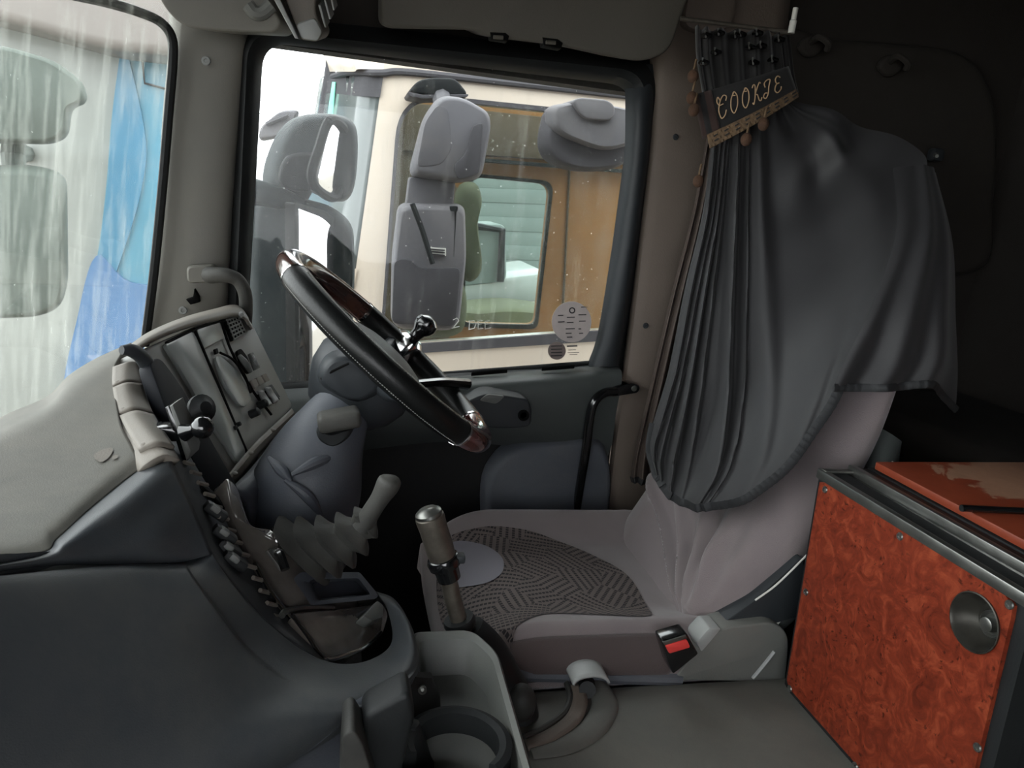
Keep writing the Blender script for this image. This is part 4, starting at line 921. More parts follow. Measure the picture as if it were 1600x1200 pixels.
# ------------------------------------------------------------------ driver's seat
se = thing('driver_seat', (0.5, 1.25, -0.74), "mauve-grey driver's seat with hatched cushion and wrinkled cover", 'seat')
X0, X1, Y0, Y1 = 0.205, 0.70, 1.0, 1.50
def ztop(x, y):
    yy = abs(y - 1.25) / 0.25; bol = max(0, (yy - 0.45) / 0.5); bol = min(1, bol); bol = bol * bol * (3 - 2 * bol)
    z = -0.668 + 0.028 * bol
    if yy > 0.86: z -= 0.05 * ((yy - 0.86) / 0.14) ** 2
    fx = (x - X0) / (X1 - X0)
    if fx < 0.3: z -= 0.055 * ((0.3 - fx) / 0.3) ** 2.2
    z += 0.0022 * math.sin(x * 150 + y * 60) * max(0, fx - .72) / .28 * (1 if y < 1.2 else .4)
    z -= 0.010 * math.exp(-((fx - .72) / .2) ** 2) * (1 - bol)
    return z
def cushion():
    nx, ny = 60, 50; V, Fc = [], []
    for i in range(nx):
        for j in range(ny):
            u, v = i / (nx - 1), j / (ny - 1)
            x = X0 + (X1 - X0) * u; y = Y0 + (Y1 - Y0) * v
            r = 0.09 if u < .5 else 0.02
            # rounded front corners
            e = max(0, (0.22 - u) / 0.22); yc = 1.25 + (y - 1.25) * (1 - 0.13 * e ** 2.2)
            V.append(Vector((x, yc, ztop(x, y))))
    for i in range(nx - 1):
        for j in range(ny - 1): Fc.append([i * ny + j, (i + 1) * ny + j, (i + 1) * ny + j + 1, i * ny + j + 1])
    bd = [(0, j) for j in range(ny)] + [(i, ny - 1) for i in range(1, nx)] + [(nx - 1, j) for j in range(ny - 2, -1, -1)] + [(i, 0) for i in range(nx - 2, 0, -1)]
    prev = [i * ny + j for i, j in bd]
    for d, s in ((0.012, 0.012), (0.035, 0.014), (0.05, 0.0)):
        cur = []
        for i, j in bd:
            p = V[i * ny + j]; c = Vector((0.45, 1.25, 0)); o = Vector((p.x - c.x, p.y - c.y, 0)).normalized()
            cur.append(len(V)); V.append(Vector((p.x, p.y, p.z - d)) + o * s)
        m = len(prev)
        for k in range(m): Fc.append([prev[k], prev[(k + 1) % m], cur[(k + 1) % m], cur[k]])
        prev = cur
    Fc.append(prev); return V, Fc
cv, cf_ = cushion(); ntop = 59 * 49
cu = ob('cushion', (cv, cf_), 'seat_fabric', se, 60, label='mauve-grey seat cushion')
# near side of the cushion, its shade put into a darker fabric colour
def side_shade_strip():
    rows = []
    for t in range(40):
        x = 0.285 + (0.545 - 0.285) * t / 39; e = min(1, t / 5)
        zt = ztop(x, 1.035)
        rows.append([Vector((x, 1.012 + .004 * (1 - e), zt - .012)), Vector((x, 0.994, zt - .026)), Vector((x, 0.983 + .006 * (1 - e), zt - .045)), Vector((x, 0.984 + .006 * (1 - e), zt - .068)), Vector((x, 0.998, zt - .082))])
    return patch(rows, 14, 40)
ob('cushion_side_shade', side_shade_strip(), 'seat_side_shade', se, 60, label='cushion side with its shade in the colour', thick=0.004)
def drape(pxs, off, n, rings):
    lp = []
    for a, b in pxs:
        p = PZ(a, b, -0.66)
        for _ in range(6):
            p = PZ(a, b, ztop(max(X0, min(X1, p.x)), max(Y0, min(Y1, p.y))))
        lp.append(p)
    def pr(v): 
        return Vector((v.x, v.y, ztop(max(X0, min(X1, v.x)), max(Y0, min(Y1, v.y))) + off))
    return disc_fill(smooth_loop(lp, n), pr, rings)
ob('patterned_panel', drape([(694, 838), (740, 826), (800, 826), (850, 838), (920, 866), (985, 905), (1018, 962), (940, 962), (860, 960), (812, 976), (790, 1010), (740, 1000), (690, 975), (682, 900)], 0.0022, 72, 14), 'seat_pattern', cu, label='hatched patterned seat centre')
ob('plain_inset', drape([(690, 850), (720, 846), (760, 856), (785, 876), (782, 900), (752, 916), (700, 922), (682, 905), (680, 870)], 0.0042, 48, 8), 'seat_plain', cu, label='plain lilac-grey front inset')
# backrest
BU = Vector((.468, 0, .884)); BF = Vector((-.884, 0, .468)); B0 = Vector((.605, 1.25, -.68))
def backrest():
    loops = []
    S_ = [(-0.02, .19, .05), (0.0, .215, .09), (0.06, .225, .11), (0.2, .23, .125), (0.4, .232, .105), (0.54, .22, .06), (0.64, .19, .05), (0.70, .15, .04), (0.73, .08, .03)]
    for s, w, t in [tuple(v) for v in spline([Vector(q) for q in S_], 220)]:
        l = []
        ths = [(-.5 + k / 110) * math.pi for k in range(111)] + [(.5 + k / 24) * math.pi for k in range(1, 24)]
        for th in ths:
            sn = math.cos(th) if abs(math.cos(th)) > 1e-6 else 0.0; yn = math.sin(th)
            y = w * yn; d = math.copysign(max(0, 1 - abs(yn) ** 5) ** 0.5, sn) * t * 0.5 - t * 0.5
            if sn > 0:
                q = abs(y) / w
                d += -0.022 * (1 - min(1, q / 0.62) ** 3) * min(1, max(0, (s) / 0.1))
                # wrinkles gathering at the near lower corner
                for sl, am in ((.10, .022), (.5, .030), (1.0, .028), (1.7, .024), (2.6, .020)):
                    yy = -.215 + sl * (s + .015); wd = .013 + .09 * max(0, s); env = math.exp(-(max(0, s - 0.10) / 0.12) ** 2) * min(1, max(0, (s + .02) / .05))
                    d += am * env * math.exp(-((y - yy) / wd) ** 2)
            l.append(B0 + BU * s + BF * d + Vector((0, y, 0)))
        loops.append(l)
    return loft(loops)
ob('backrest', backrest(), 'seat_fabric', se, 60, label='wrinkled mauve-grey backrest')
# rear shell of the backrest and its edging cord
shell = []
for s, w, t in [tuple(v) for v in spline([Vector(q) for q in [(0.03, .2, 0), (0.1, .235, 0), (0.2, .243, 0), (0.32, .245, 0), (0.40, .235, 0), (0.46, .20, 0)]], 20)]:
    l = []
    for k in range(32):
        a = 2 * math.pi * k / 32; c, sn = math.cos(a), math.sin(a)
        l.append(B0 + BU * s + BF * (-0.118 + math.copysign(abs(sn) ** .6, sn) * 0.032) + Vector((0, math.copysign(abs(c) ** .4, c) * w, 0)))
    shell.append(l)
ob('back_shell', loft(shell), 'door_grey', se, label='grey plastic backrest shell')
ob('edging_cord', tube([B0 + BU * s + BF * -0.100 + Vector((0, -.242, 0)) for s in (0.02, .12, .22, .32, .42)], 0.0022, 6, 20), 'white_plastic', se, label='pale edging cord')
ob('edging_cord', tube([PY(*q) for q in [(1180, 938, .998), (1215, 912, .995), (1262, 866, .995)]], 0.0016, 6, 12), 'white_plastic', se)
# plastic side shield, recliner cover, base rail
ob('side_shield', slab(rounded([PY(*q, .985) for q in [(1052, 1064), (1096, 1004), (1128, 982), (1210, 972), (1234, 992), (1228, 1066)]], [0.01, 0.02, 0.03, 0.03, 0.02, 0.006], 5), (0, 0.05, 0), 0.01, 3), 'plastic_mid', se, label='grey plastic seat side shield')
ob('shield_cap', slab(rounded([PY(*q, .982) for q in [(1088, 1004), (1108, 982), (1128, 982), (1096, 1020)]], 0.005, 4), (0, 0.04, 0), 0.004), 'plastic_grey_light', se)
ob('shield_rib', tube([PY(*q, .983) for q in [(1176, 1060), (1196, 1036), (1210, 1018)]], 0.003, 6), 'plastic_grey_light', se)
ob('recliner_cover', slab(rounded([PY(*q, 1.005) for q in [(1120, 980), (1180, 938), (1256, 868), (1262, 960), (1200, 978)]], 0.012, 4), (0, 0.05, 0), 0.008), 'plastic_dark', se, label='dark recliner cover')
ob('base_rail', tube([PY(805, 1052, .992), PY(930, 1056, .992), PY(1062, 1060, .992)], 0.012, 10), 'plastic_blue', se)
ob('seat_base', bx(0.30, 0.72, 1.03, 1.46, -1.16, -0.72, 0.02), 'plastic_dark', se)
bk = thing('seat_belt_buckle', PY(1062, 1020, .96), 'black seat belt buckle with red release button beside the cushion', 'buckle')
bo = [PY(*q, .955) for q in [(1034, 1002), (1074, 990), (1092, 1022), (1052, 1054), (1046, 1042)]]
ob('buckle_body', slab(rounded(bo, 0.004, 3), (0, 0.03, 0), 0.004), 'black_gloss', bk)
ob('release_button', slab(rounded([PY(*q, .951) for q in [(1040, 1010), (1074, 1000), (1079, 1012), (1046, 1022)]], 0.003, 3), (0, 0.02, 0), 0.002), 'red_button', bk, label='red release button')
ob('latch_slot', slab([PY(*q, .953) for q in [(1036, 1004), (1072, 993), (1074, 998), (1039, 1009)]], (0, 0.02, 0), 0.001), 'steel', bk)
# white switch block between seat and pillar
sb = thing('switch_block', PY(990, 836, 1.55), 'cream switch block between the seat and the pillar trim', 'switch')
ob('block', box(PY(990, 842, 1.55), (0.07, 0.03, 0.03), 0.005, frame((0.1, -.8, .6), (0.35, 0, .9))), 'rubber', sb)
for k, q in enumerate([(979, 836), (992, 829), (1002, 823)]):
    ob('key', box(PY(*q, 1.53), (0.018, 0.016, 0.022), 0.003, frame((0.1, -.8, .6), (0.35, 0, .9))), 'cream_plastic', sb)

# ------------------------------------------------------------------ burl-fronted storage box
BX = 0.723
bxx = thing('storage_box', (0.95, 0.775, TZ), 'burl-veneered storage box with steel edge rails and round lock on the tunnel', 'storage box')
def on_b(px, py, d=0.0): return PX(px, py, BX - d)
ob('carcass', box((BX + 0.26, 0.772, (TZ - 0.362) / 2), (0.43, 0.372, (-0.362 - TZ)), 0.004), 'rubber', bxx, label='black box carcass')
lc = on_b(1524, 972, 0.0)
def circ(c, r, n, a0): return [c + Vector((0, math.cos(a0 + 2 * math.pi * k / n) * r, math.sin(a0 + 2 * math.pi * k / n) * r)) for k in range(n)]
def holed(quad, rad, r, x):
    o = resample(rounded([Vector((x, a, b)) for a, b in quad], rad, 8), 96); c = Vector((x, lc.y, lc.z))
    # inner circle: same count, each point towards its outer partner
    inn = [c + (p - c).normalized() * r for p in o]
    return o, inn
o_, i_ = holed([(.956, -.368), (.603, -.368), (.590, TZ + .012), (.937, TZ + .012)], [.004, .012, .004, .006], .0335, BX)
ob('front_panel', ring(o_, i_, (0.010, 0, 0)), 'burl', bxx, label='red-brown burl veneer front')
o_, i_ = holed([(.968, -.356), (.585, -.356), (.575, TZ + .001), (.948, TZ + .001)], .006, .036, BX + .006)
ob('front_frame', ring(o_, i_, (0.032, 0, 0)), 'rubber', bxx)
screws('screw', [on_b(*q, 0.0005) for q in [(1289, 765), (1406, 838), (1259, 925), (1234, 1076), (1577, 945), (1527, 1168), (1336, 1197)]], (-1, 0, 0), 0.0055, 'steel', bxx)
lk = ob('lock_cup', lathe(lc, (1, 0, 0), [(0.0, 0.0335), (-0.003, 0.0345), (-0.0035, 0.033), (0.0, 0.031), (0.016, 0.027), (0.024, 0.020), (0.026, 0.0)], 32, caps=(0, 1)), 'lock_metal', bxx, label='round recessed metal lock')
ob('lock_barrel', lathe(lc + Vector((0.024, -0.006, 0)), (-1, 0, 0), [(0, 0.016), (0.008, 0.016), (0.010, 0.014), (0.006, 0.012), (0.006, 0.0)], 24), 'steel', lk)
ob('lock_knob', lathe(lc + Vector((0.018, -0.006, 0)), (-1, 0, 0), [(0, 0.0085), (0.010, 0.0085), (0.011, 0.0065), (0.011, 0.0)], 20), 'steel', lk)
def rail(name, x0, x1, z0, z1, mat, y0=.585, y1=.965, b=0.002): return ob(name, box(((x0 + x1) / 2, (y0 + y1) / 2, (z0 + z1) / 2), (x1 - x0, y1 - y0, z1 - z0), b), mat, bxx)
rail('edge_rail', BX - 0.002, BX + 0.010, -.368, -.353, 'steel')
rail('channel', BX + 0.010, BX + 0.05, -.372, -.358, 'black_gloss')
rail('edge_rail', BX + 0.050, BX + 0.062, -.366, -.346, 'steel')
rail('channel', BX + 0.062, BX + 0.085, -.366, -.352, 'rubber')
rail('lid', BX + 0.085, BX + 0.47, -.366, -.350, 'rubber')
ob('hinge_leaf', box((BX + 0.03, .955, -.354), (0.055, 0.012, 0.004), 0.001), 'steel', bxx)
bd = thing('worn_board', (1.1, .8, -.349), 'worn red-veneered wooden board lying on the storage box', 'board')
b1 = [Vector((BX + .088, .955, -.349)), Vector((BX + .088, .40, -.349)), Vector((1.5, .40, -.349)), Vector((1.5, .985, -.349))]
ob('board', slab(rounded(b1, .004, 3), (0, 0, 0.012), 0.002), 'veneer_board', bd)
ro_ = thing('metal_rod', (1.0, .7, -.33), 'thin black rod resting on the worn board', 'rod')
ob('rod', tube([PZ(1502, 794, -.332), PZ(1560, 797, -.332), PZ(1680, 802, -.332)], 0.0045, 10), 'black_gloss', ro_)
# bunk behind
bu = thing('bunk', (1.35, 0.9, -0.5), 'dark upholstered bunk at the back of the cab', 'bunk')
ob('mattress', box((1.41, 0.46, -0.46), (0.42, 2.4, 0.16), 0.04, seg=4), 'headliner', bu)
ob('bunk_base', box((1.43, 0.46, -0.625), (0.38, 2.4, 0.17), 0.01), 'headliner', bu)
# ------------------------------------------------------------------ curtain
cu_ = thing('curtain', PY(1150, 160, 1.47), 'dark grey curtain gathered by a tieback and draped over the driver seat', 'curtain')
bpl_p, bpl_n = Vector((.60, 0, -.66)), Vector((-.884, 0, .468))
def over_seat(px, py, y, gap=0.05):
    """keep the cloth in front of the backrest"""
    p = PY(px, py, y); d = (p - bpl_p).dot(bpl_n)
    if d < gap and p.y > 0.98 and p.z < 0.05:
        r = ray(px, py); t = (bpl_p + bpl_n * gap).dot(bpl_n) / r.dot(bpl_n); p = r * t
    return p
FC = [[(1112, 212, 1.50), (1098, 330, 1.47), (1070, 450, 1.44), (1044, 580, 1.41), (1015, 685, 1.37), (1024, 740, 1.35)],
      [(1135, 205, 1.48), (1125, 330, 1.44), (1108, 450, 1.38), (1085, 600, 1.33), (1062, 715, 1.29), (1050, 775, 1.27)],
      [(1165, 192, 1.46), (1160, 330, 1.40), (1154, 480, 1.32), (1148, 620, 1.26), (1132, 725, 1.2), (1100, 791, 1.19)],
      [(1190, 182, 1.45), (1200, 320, 1.37), (1213, 450, 1.28), (1218, 580, 1.19), (1204, 695, 1.14), (1170, 773, 1.13)],
      [(1215, 170, 1.45), (1262, 280, 1.36), (1292, 400, 1.25), (1292, 520, 1.16), (1270, 625, 1.08), (1236, 718, 1.04)],
      [(1232, 162, 1.45), (1322, 240, 1.33), (1366, 330, 1.2), (1360, 430, 1.12), (1330, 530, 1.05), (1290, 640, 1.02)],
      [(1240, 155, 1.45), (1350, 196, 1.35), (1442, 240, 1.2), (1434, 300, 1.12), (1402, 390, 1.06), (1334, 556, 1.01)]]
rows = [[over_seat(*q) for q in c] for c in FC]
FOLDS = [(0.02, .016, .034), (0.085, .018, .030), (0.15, .014, .042), (0.20, .016, .026), (0.275, .022, .046), (0.345, .010, .020), (0.47, .05, .028), (0.64, .07, .020), (0.84, .07, .030)]
TOC = Vector((-.35, -.9, .15)).normalized()
def foldfn(p, u, v):   # u = down the cloth, v = across it
    a = 0.0; g = 0.55 + 0.8 * u - 0.95 * max(0, u - .72) / .28
    for c, w, am in FOLDS:
        a += am * math.exp(-((v - c - 0.02 * math.sin(3 * u + c * 20)) / w) ** 2)
    a += 0.007 * math.sin(v * 34 + 2 * u) * (1 - u) + 0.007 * math.sin(v * 11 + u * 7 + 1.0) * max(0, v - .3)
    a += 0.030 * math.sin(u * 30 + v * 5) * math.exp(-((u - .12) / .16) ** 2) * min(1, max(0, (v - .5) / .2))
    return p + TOC * a * g
cf = ob('front_cloth', patch(rows, 60, 150, foldfn), 'curtain_cloth', cu_, 80, label='draped dark grey cloth')
# its hem: a dark ribbon along the free edge
def hem(pts, w, name='hem'):
    N = max(50, len(pts) * 2); ps = spline(pts, N)
    V, Fc = [], []
    for k, p in enumerate(ps):
        t = (ps[min(k + 1, N - 1)] - ps[max(k - 1, 0)]).normalized(); s = t.cross(TOC).normalized()
        wob = 0.0012 * math.sin(k * 2.1)
        V += [p + s * w + TOC * (0.004 + wob), p + TOC * (0.007 + wob), p - s * w + TOC * (0.004 + wob), p - TOC * 0.003]
    for k in range(N - 1):
        for i in range(4): Fc.append([k * 4 + i, k * 4 + (i + 1) % 4, (k + 1) * 4 + (i + 1) % 4, (k + 1) * 4 + i])
    Fc += [[0, 1, 2, 3], [N * 4 - 1, N * 4 - 2, N * 4 - 3, N * 4 - 4]]
    ob(name, (V, Fc), 'curtain_hem', cu_, 60, label='black hem ribbon')
nu = 60
me = cf.data; base = wloc(cf)
edge = [me.vertices[j * nu + nu - 1].co + base for j in range(0, 150, 2)]
edge0 = [me.vertices[i].co + base for i in (45, 49, 53, 56, 59)]
hem([me.vertices[i].co + base for i in (44, 48, 52, 56, 59)] + edge[1:], 0.0075)
# narrow pleats hanging behind, along the pillar; warm light is put into their colour
SF = [[(1104, 215, 1.56), (1082, 330, 1.56), (1046, 470, 1.57), (1016, 600, 1.57), (992, 705, 1.57), (985, 748, 1.57)],
      [(1112, 213, 1.53), (1092, 330, 1.53), (1058, 470, 1.53), (1028, 600, 1.53), (1004, 705, 1.53), (998, 751, 1.53)],
      [(1122, 211, 1.55), (1102, 330, 1.55), (1070, 470, 1.55), (1042, 600, 1.55), (1018, 705, 1.55), (1014, 753, 1.55)],
      [(1134, 208, 1.53), (1114, 330, 1.52), (1086, 470, 1.51), (1060, 600, 1.50), (1040, 705, 1.50), (1040, 757, 1.50)],
      [(1146, 205, 1.54), (1130, 330, 1.54), (1105, 470, 1.54), (1080, 600, 1.54), (1066, 705, 1.53), (1070, 760, 1.53)]]
def sf(p, u, v): return p + TOC * 0.016 * math.sin(v * 2 * math.pi * 3.4)
sfo = ob('side_pleats', patch([[PY(*q) for q in c] for c in SF], 40, 70, sf), 'curtain_warm_lit', cu_, 80, label='narrow pleats along the pillar with warm light in their colour')
me2 = sfo.data
hem([me2.vertices[j * 40 + 39].co + base for j in (0, 8, 16, 24, 32, 40, 48, 56, 64, 69)], 0.007)
# rear flap over the side of the backrest
RF = [[(1395, 262, 1.13), (1400, 360, 1.04), (1360, 480, .985), (1320, 560, .975), (1300, 605, .972)],
      [(1430, 258, 1.12), (1436, 360, 1.02), (1400, 480, .97), (1375, 560, .962), (1352, 606, .96)],
      [(1448, 258, 1.11), (1462, 360, 1.02), (1446, 480, .965), (1432, 560, .955), (1412, 604, .955)],
      [(1458, 262, 1.12), (1480, 370, 1.04), (1478, 490, .98), (1475, 560, .965), (1458, 602, .962)],
      [(1462, 270, 1.16), (1488, 380, 1.10), (1492, 500, 1.05), (1494, 580, 1.03), (1490, 640, 1.03)]]
rfo = ob('rear_flap', patch([[PY(*q) for q in c] for c in RF], 30, 50, lambda p, u, v: p + TOC * 0.007 * math.sin(v * 19 + u) * (0.3 + u)), 'curtain_cloth', cu_, 80, label='dark rear flap over the backrest side')
me3 = rfo.data
hem([me3.vertices[j * 30 + 29].co + base for j in (0, 6, 12, 18, 24, 30, 36, 42, 49)], 0.006)
# black velvet heading above the tieback
HD = [[(1086, 42, 1.47), (1088, 90, 1.47), (1098, 150, 1.49), (1108, 205, 1.50)],
      [(1110, 45, 1.45), (1112, 90, 1.46), (1120, 150, 1.47), (1130, 200, 1.48)],
      [(1150, 48, 1.46), (1152, 90, 1.46), (1156, 140, 1.46), (1165, 188, 1.46)],
      [(1190, 50, 1.45), (1192, 90, 1.45), (1194, 130, 1.45), (1200, 172, 1.45)],
      [(1218, 54, 1.46), (1222, 90, 1.46), (1226, 120, 1.46), (1234, 155, 1.46)],
      [(1232, 56, 1.48), (1236, 90, 1.48), (1240, 120, 1.48), (1246, 145, 1.48)]]
ob('velvet_heading', patch([[PY(*q) for q in c] for c in HD], 20, 90, lambda p, u, v: p + TOC * 0.012 * math.sin(v * 2 * math.pi * 8) * (1 - .4 * u)), 'velvet_black', cu_, 80, label='black gathered heading', thick=0.003)
# runners and glinting clips
for a, b in [(1104, 56), (1100, 98), (1119, 82), (1124, 52), (1150, 56), (1158, 54), (1172, 74), (1184, 52), (1190, 72), (1178, 98), (1208, 94), (1218, 62)]:
    c = ob('runner_clip', box(PY(a, b, 1.425), (0.016, 0.008, 0.018), 0.003, frame((0.1, -1, 0.1), (0.15, 0, 1))), 'black_gloss', cu_)
    ob('clip_pin', tube([PY(a - 2, b - 8, 1.42), PY(a - 1, b + 3, 1.417)], 0.0018, 6), 'steel', c)
cr_ = thing('curtain_rod', PY(1150, 38, 1.46), 'thin pale curtain rail with white end stop above the tieback', 'curtain rod')
ob('rail', tube([PY(1063, 29, 1.47), PY(1237, 51, 1.45)], 0.0042, 10), 'steel_dull', cr_)
ob('end_stop', lathe(PY(1236, 52, 1.445), (0.02, 0, 1), [(0, 0.0065), (0.022, 0.0065), (0.024, 0.005), (0.045, 0.005), (0.046, 0)], 14), 'white_plastic', cr_)
# tieback with lettering, lace and pompoms
tb_ = thing('curtain_tieback', PY(1170, 160, 1.40), 'dark velvet tieback lettered COOKIE with gold lace and pompoms', 'tieback')
TP = PL(PY(1091, 146, 1.435), PY(1105, 214, 1.425), PY(1244, 139, 1.40))
def tb_pt(u, v, off=0.0):   # along the band 0..1, down it 0..1
    x0 = 1091 + 14 * v; y0 = 146 + 68 * v; x1 = 1232 + 13 * v; y1 = 103 + 38 * v
    bow = 0.018 * math.sin(math.pi * u)
    p = TP.hit(x0 + (x1 - x0) * u, y0 + (y1 - y0) * u + 6 * math.sin(math.pi * u) * 0.4, off)
    return p + TP.n * bow
ob('band', patch([[tb_pt(i / 8, j / 4) for i in range(9)] for j in range(5)], 30, 10), 'velvet_black', tb_, thick=0.006)
ob('band_end', patch([[tb_pt(-0.05 + i * 0.06, j / 4, 0.004 - 0.01 * (1 - i / 3)) for i in range(4)] for j in range(5)], 8, 10), 'velvet_brown', tb_, thick=0.004)
lac = [[tb_pt(i / 10, v, 0.006) for i in range(11)] for v in (0.95, 1.06, 1.18, 1.27)]
ob('lace_trim', patch(lac, 60, 12, lambda p, u, v: p + TP.n * 0.002 * math.sin(u * 150) * math.sin(v * 9)), 'lace', tb_, 60, label='gold lace trim', thick=0.003)
for k in range(9):
    for r_ in (1.05, 1.16):
        u = 0.06 + k * 0.11; ob('lace_hole', tube([tb_pt(u, r_, 0.0085), tb_pt(u + 0.045, r_ - 0.01, 0.0085)], 0.0014, 5), 'velvet_black', tb_)
for a, b, y in [(1083, 119, 1.44), (1081, 153, 1.43), (1084, 172, 1.42), (1166, 218, 1.37), (1193, 194, 1.37), (1091, 283, 1.42)]:
    pp = ob('pompom', ball(PY(a, b, y), 0.0105, 10, 1.15), 'pompom', tb_)
    top = PY(a + 5, b - 26, y + .005)
    ob('pompom_cord', tube([PY(a + 1, b - 8, y), PY(a + 3, b - 18, y), top], 0.0022, 6), 'lace', pp)
# embroidered script letters
def letter(strokes, x, s):
    for st_ in strokes:
        pts = []
        for a, b in st_:
            u = x + (a + b * 0.28) * s; v = 0.74 - b * 0.52
            pts.append(tb_pt(u, v, 0.0035))
        n = max(8, len(st_) * 5)
        ob('embroidered_letter', tube(pts, 0.0011, 6, n), 'embroidery', tb_)
Cc = [[(.78, .72), (.86, .9), (.6, 1.0), (.3, .8), (.12, .4), (.3, .02), (.62, .08), (.78, .3)], [(.3, .8), (.1, 1.0), (.0, .8), (.2, .62), (.55, .62)]]
Oo = [[(.5, 1.0), (.2, .7), (.15, .25), (.4, .0), (.72, .3), (.75, .75), (.5, 1.0), (.36, .86), (.6, .8)]]
Kk = [[(.05, .86), (.2, 1.0), (.34, .9), (.28, .4), (.1, .0), (.0, .1)], [(.9, .95), (.75, 1.0), (.32, .5), (.5, .4), (.62, .1), (.78, .02), (.9, .16)]]
Ii = [[(.25, .62), (.2, .86), (.5, 1.0), (.8, .94), (.62, .6), (.48, .2), (.2, .0), (.0, .14), (.16, .3), (.4, .26)]]
Ee = [[(.8, .85), (.55, 1.0), (.28, .84), (.36, .58), (.62, .54), (.3, .5), (.12, .22), (.36, .0), (.72, .1), (.8, .26)]]
s = 0.115
for i, Lt in enumerate([Cc, Oo, Oo, Kk, Ii, Ee]):
    letter(Lt, 0.135 + i * 0.122, s)
# coat hooks on the wall above
for (a, b), lab in (((1392, 100), 'grey plastic coat hook on the dark wall right of the curtain'), ((1268, 70), 'dark coat hook just right of the curtain rod end')):
    h = thing('coat_hook', PY(a, b, 1.66), lab, 'hook')
    ob('hook_plate', pillow(smooth_loop([PY(a + c, b + d, 1.665) for c, d in [(-22, 4), (-10, -12), (8, -14), (16, 0), (10, 14), (-8, 20)]], 20), (0, -1, 0), 0.012, 0.01, 4, 0.3), 'quilt', h)
    ob('hook_arm', tube([PY(a, b - 4, 1.65), PY(a + 12, b - 12, 1.61), PY(a + 26, b - 2, 1.60), PY(a + 24, b + 8, 1.61)], 0.007, 8, 16), 'quilt', h)
tn = thing('wall_toggle', PY(1462, 242, 1.66), 'small dark wall toggle beside the curtain shoulder', 'toggle')
ob('toggle_body', box(PY(1462, 242, 1.65), (0.03, 0.03, 0.03), 0.008), 'plastic_dark', tn)
ob('toggle_tip', tube([PY(1462, 242, 1.64), PY(1464, 244, 1.60)], [0.006, 0.004], 8), 'plastic_mid', tn)
# ------------------------------------------------------------------ outside: own mirrors
om = thing('door_mirror', PY(470, 450, 1.95), 'dark grey main mirror of this truck outside the door window', 'mirror')
hs = [(383, 330), (392, 300), (460, 306), (520, 322), (550, 348), (552, 420), (545, 600), (540, 640), (384, 640)]
ob('housing', pillow(rounded([PY(*q, 1.98) for q in hs], [.01, .02, .02, .03, .03, .02, .02, .02, .02], 4), (.25, -1, 0), 0.05, 0.09, 5, 0.18), 'mirror_dark', om, label='dark grey mirror housing')
mo = PL(PY(466, 330, 1.845), PY(532, 368, 1.95), PY(468, 590, 1.845))
go = [mo.hit(*q) for q in [(465, 325), (505, 340), (531, 366), (528, 610), (468, 610)]]
ob('mirror_face', slab(rounded(go, [.006, .02, .02, .005, .005], 4), mo.n * -0.01, 0.002), 'mirror_glass', om)
gr_ = rounded([mo.hit(*q) for q in [(460, 316), (512, 330), (541, 362), (536, 618), (462, 618)]], [.008, .025, .025, .005, .005], 4)
ob('mirror_rim', ring(gr_, [p.copy() for p in rounded(go, [.006, .02, .02, .005, .005], 4)], mo.n * -0.03), 'mirror_black', om)
ob('mirror_arm', tube([PY(*q) for q in [(370, 305, 1.78), (395, 300, 1.85), (425, 306, 1.92), (470, 318, 1.96)]], [0.03, 0.03, 0.026, 0.02], 12, 16), 'mirror_dark', om)
ow = thing('wide_angle_mirror', PY(480, 250, 1.95), 'dark grey wide-angle mirror above the main door mirror', 'mirror')
hs = [(414, 285), (420, 245), (440, 202), (468, 181), (515, 178), (548, 190), (556, 225), (551, 290), (535, 315), (500, 305), (470, 288), (430, 296)]
ob('housing', pillow(smooth_loop([PY(*q, 1.98) for q in hs], 48), (.3, -1, 0.05), 0.05, 0.08, 6, 0.22), 'mirror_dark', ow)
wo = PL(PY(487, 280, 1.86), PY(545, 230, 1.955), PY(515, 192, 1.895))
go = [wo.hit(*q) for q in [(514, 190), (532, 194), (546, 226), (536, 282), (520, 309), (487, 281), (500, 226)]]
ob('mirror_face', slab(smooth_loop(go, 32), wo.n * -0.008, 0.002), 'mirror_glass', ow)
ob('mirror_rim', tube(smooth_loop(go, 48) + smooth_loop(go, 48)[:1], 0.011, 8), 'mirror_black', ow)
ob('underside_shade', pillow(smooth_loop([PY(*q, 1.915) for q in [(436, 270), (448, 244), (478, 238), (500, 244), (490, 272), (492, 292), (470, 300), (440, 290)]], 24), (.3, -1, 0), 0.012, 0.02, 4, 0.2), 'mirror_black', ow)  # dark patch paints the shade on the housing's lower side
ob('stem', tube([PY(*q) for q in [(470, 290, 1.97), (462, 305, 1.97), (458, 320, 1.97)]], 0.03, 12), 'mirror_black', ow)

# ------------------------------------------------------------------ the cream truck parked alongside
NY = 2.75
nt_ = thing('cream_truck', PY(760, 600, NY), 'cream truck cab parked alongside, seen through the door window', 'truck')
nwin = [(628, 150), (1060, 196), (1010, 512), (598, 542)]
nw = rounded([PY(*q, NY) for q in nwin], [.14, .1, .06, .05], 8)
nout = rounded([PY(*q, NY) for q in [(606, 60), (1200, 100), (1150, 1400), (420, 1400)]], [.03, .05, .05, .03], 8)
ob('cab_side', ring(nout, nw, (0, 0.06, 0)), 'cream_paint', nt_, 30, label='cream painted cab side')
def lower(q, y): return [PY(a, b, y) for a, b in q]
ob('cab_roof_side', ppatch([[(500, 20, NY + .5), (560, 30, NY + .12), (640, 20, NY + .1), (1200, 75, NY + .1)], [(505, 85, NY + .45), (545, 92, NY + .06), (640, 88, NY + .02), (1200, 135, NY + .02)], [(512, 112, NY + .42), (550, 112, NY + .04), (640, 112, NY), (1200, 165, NY)]], 24, 10), 'cream_paint', nt_)
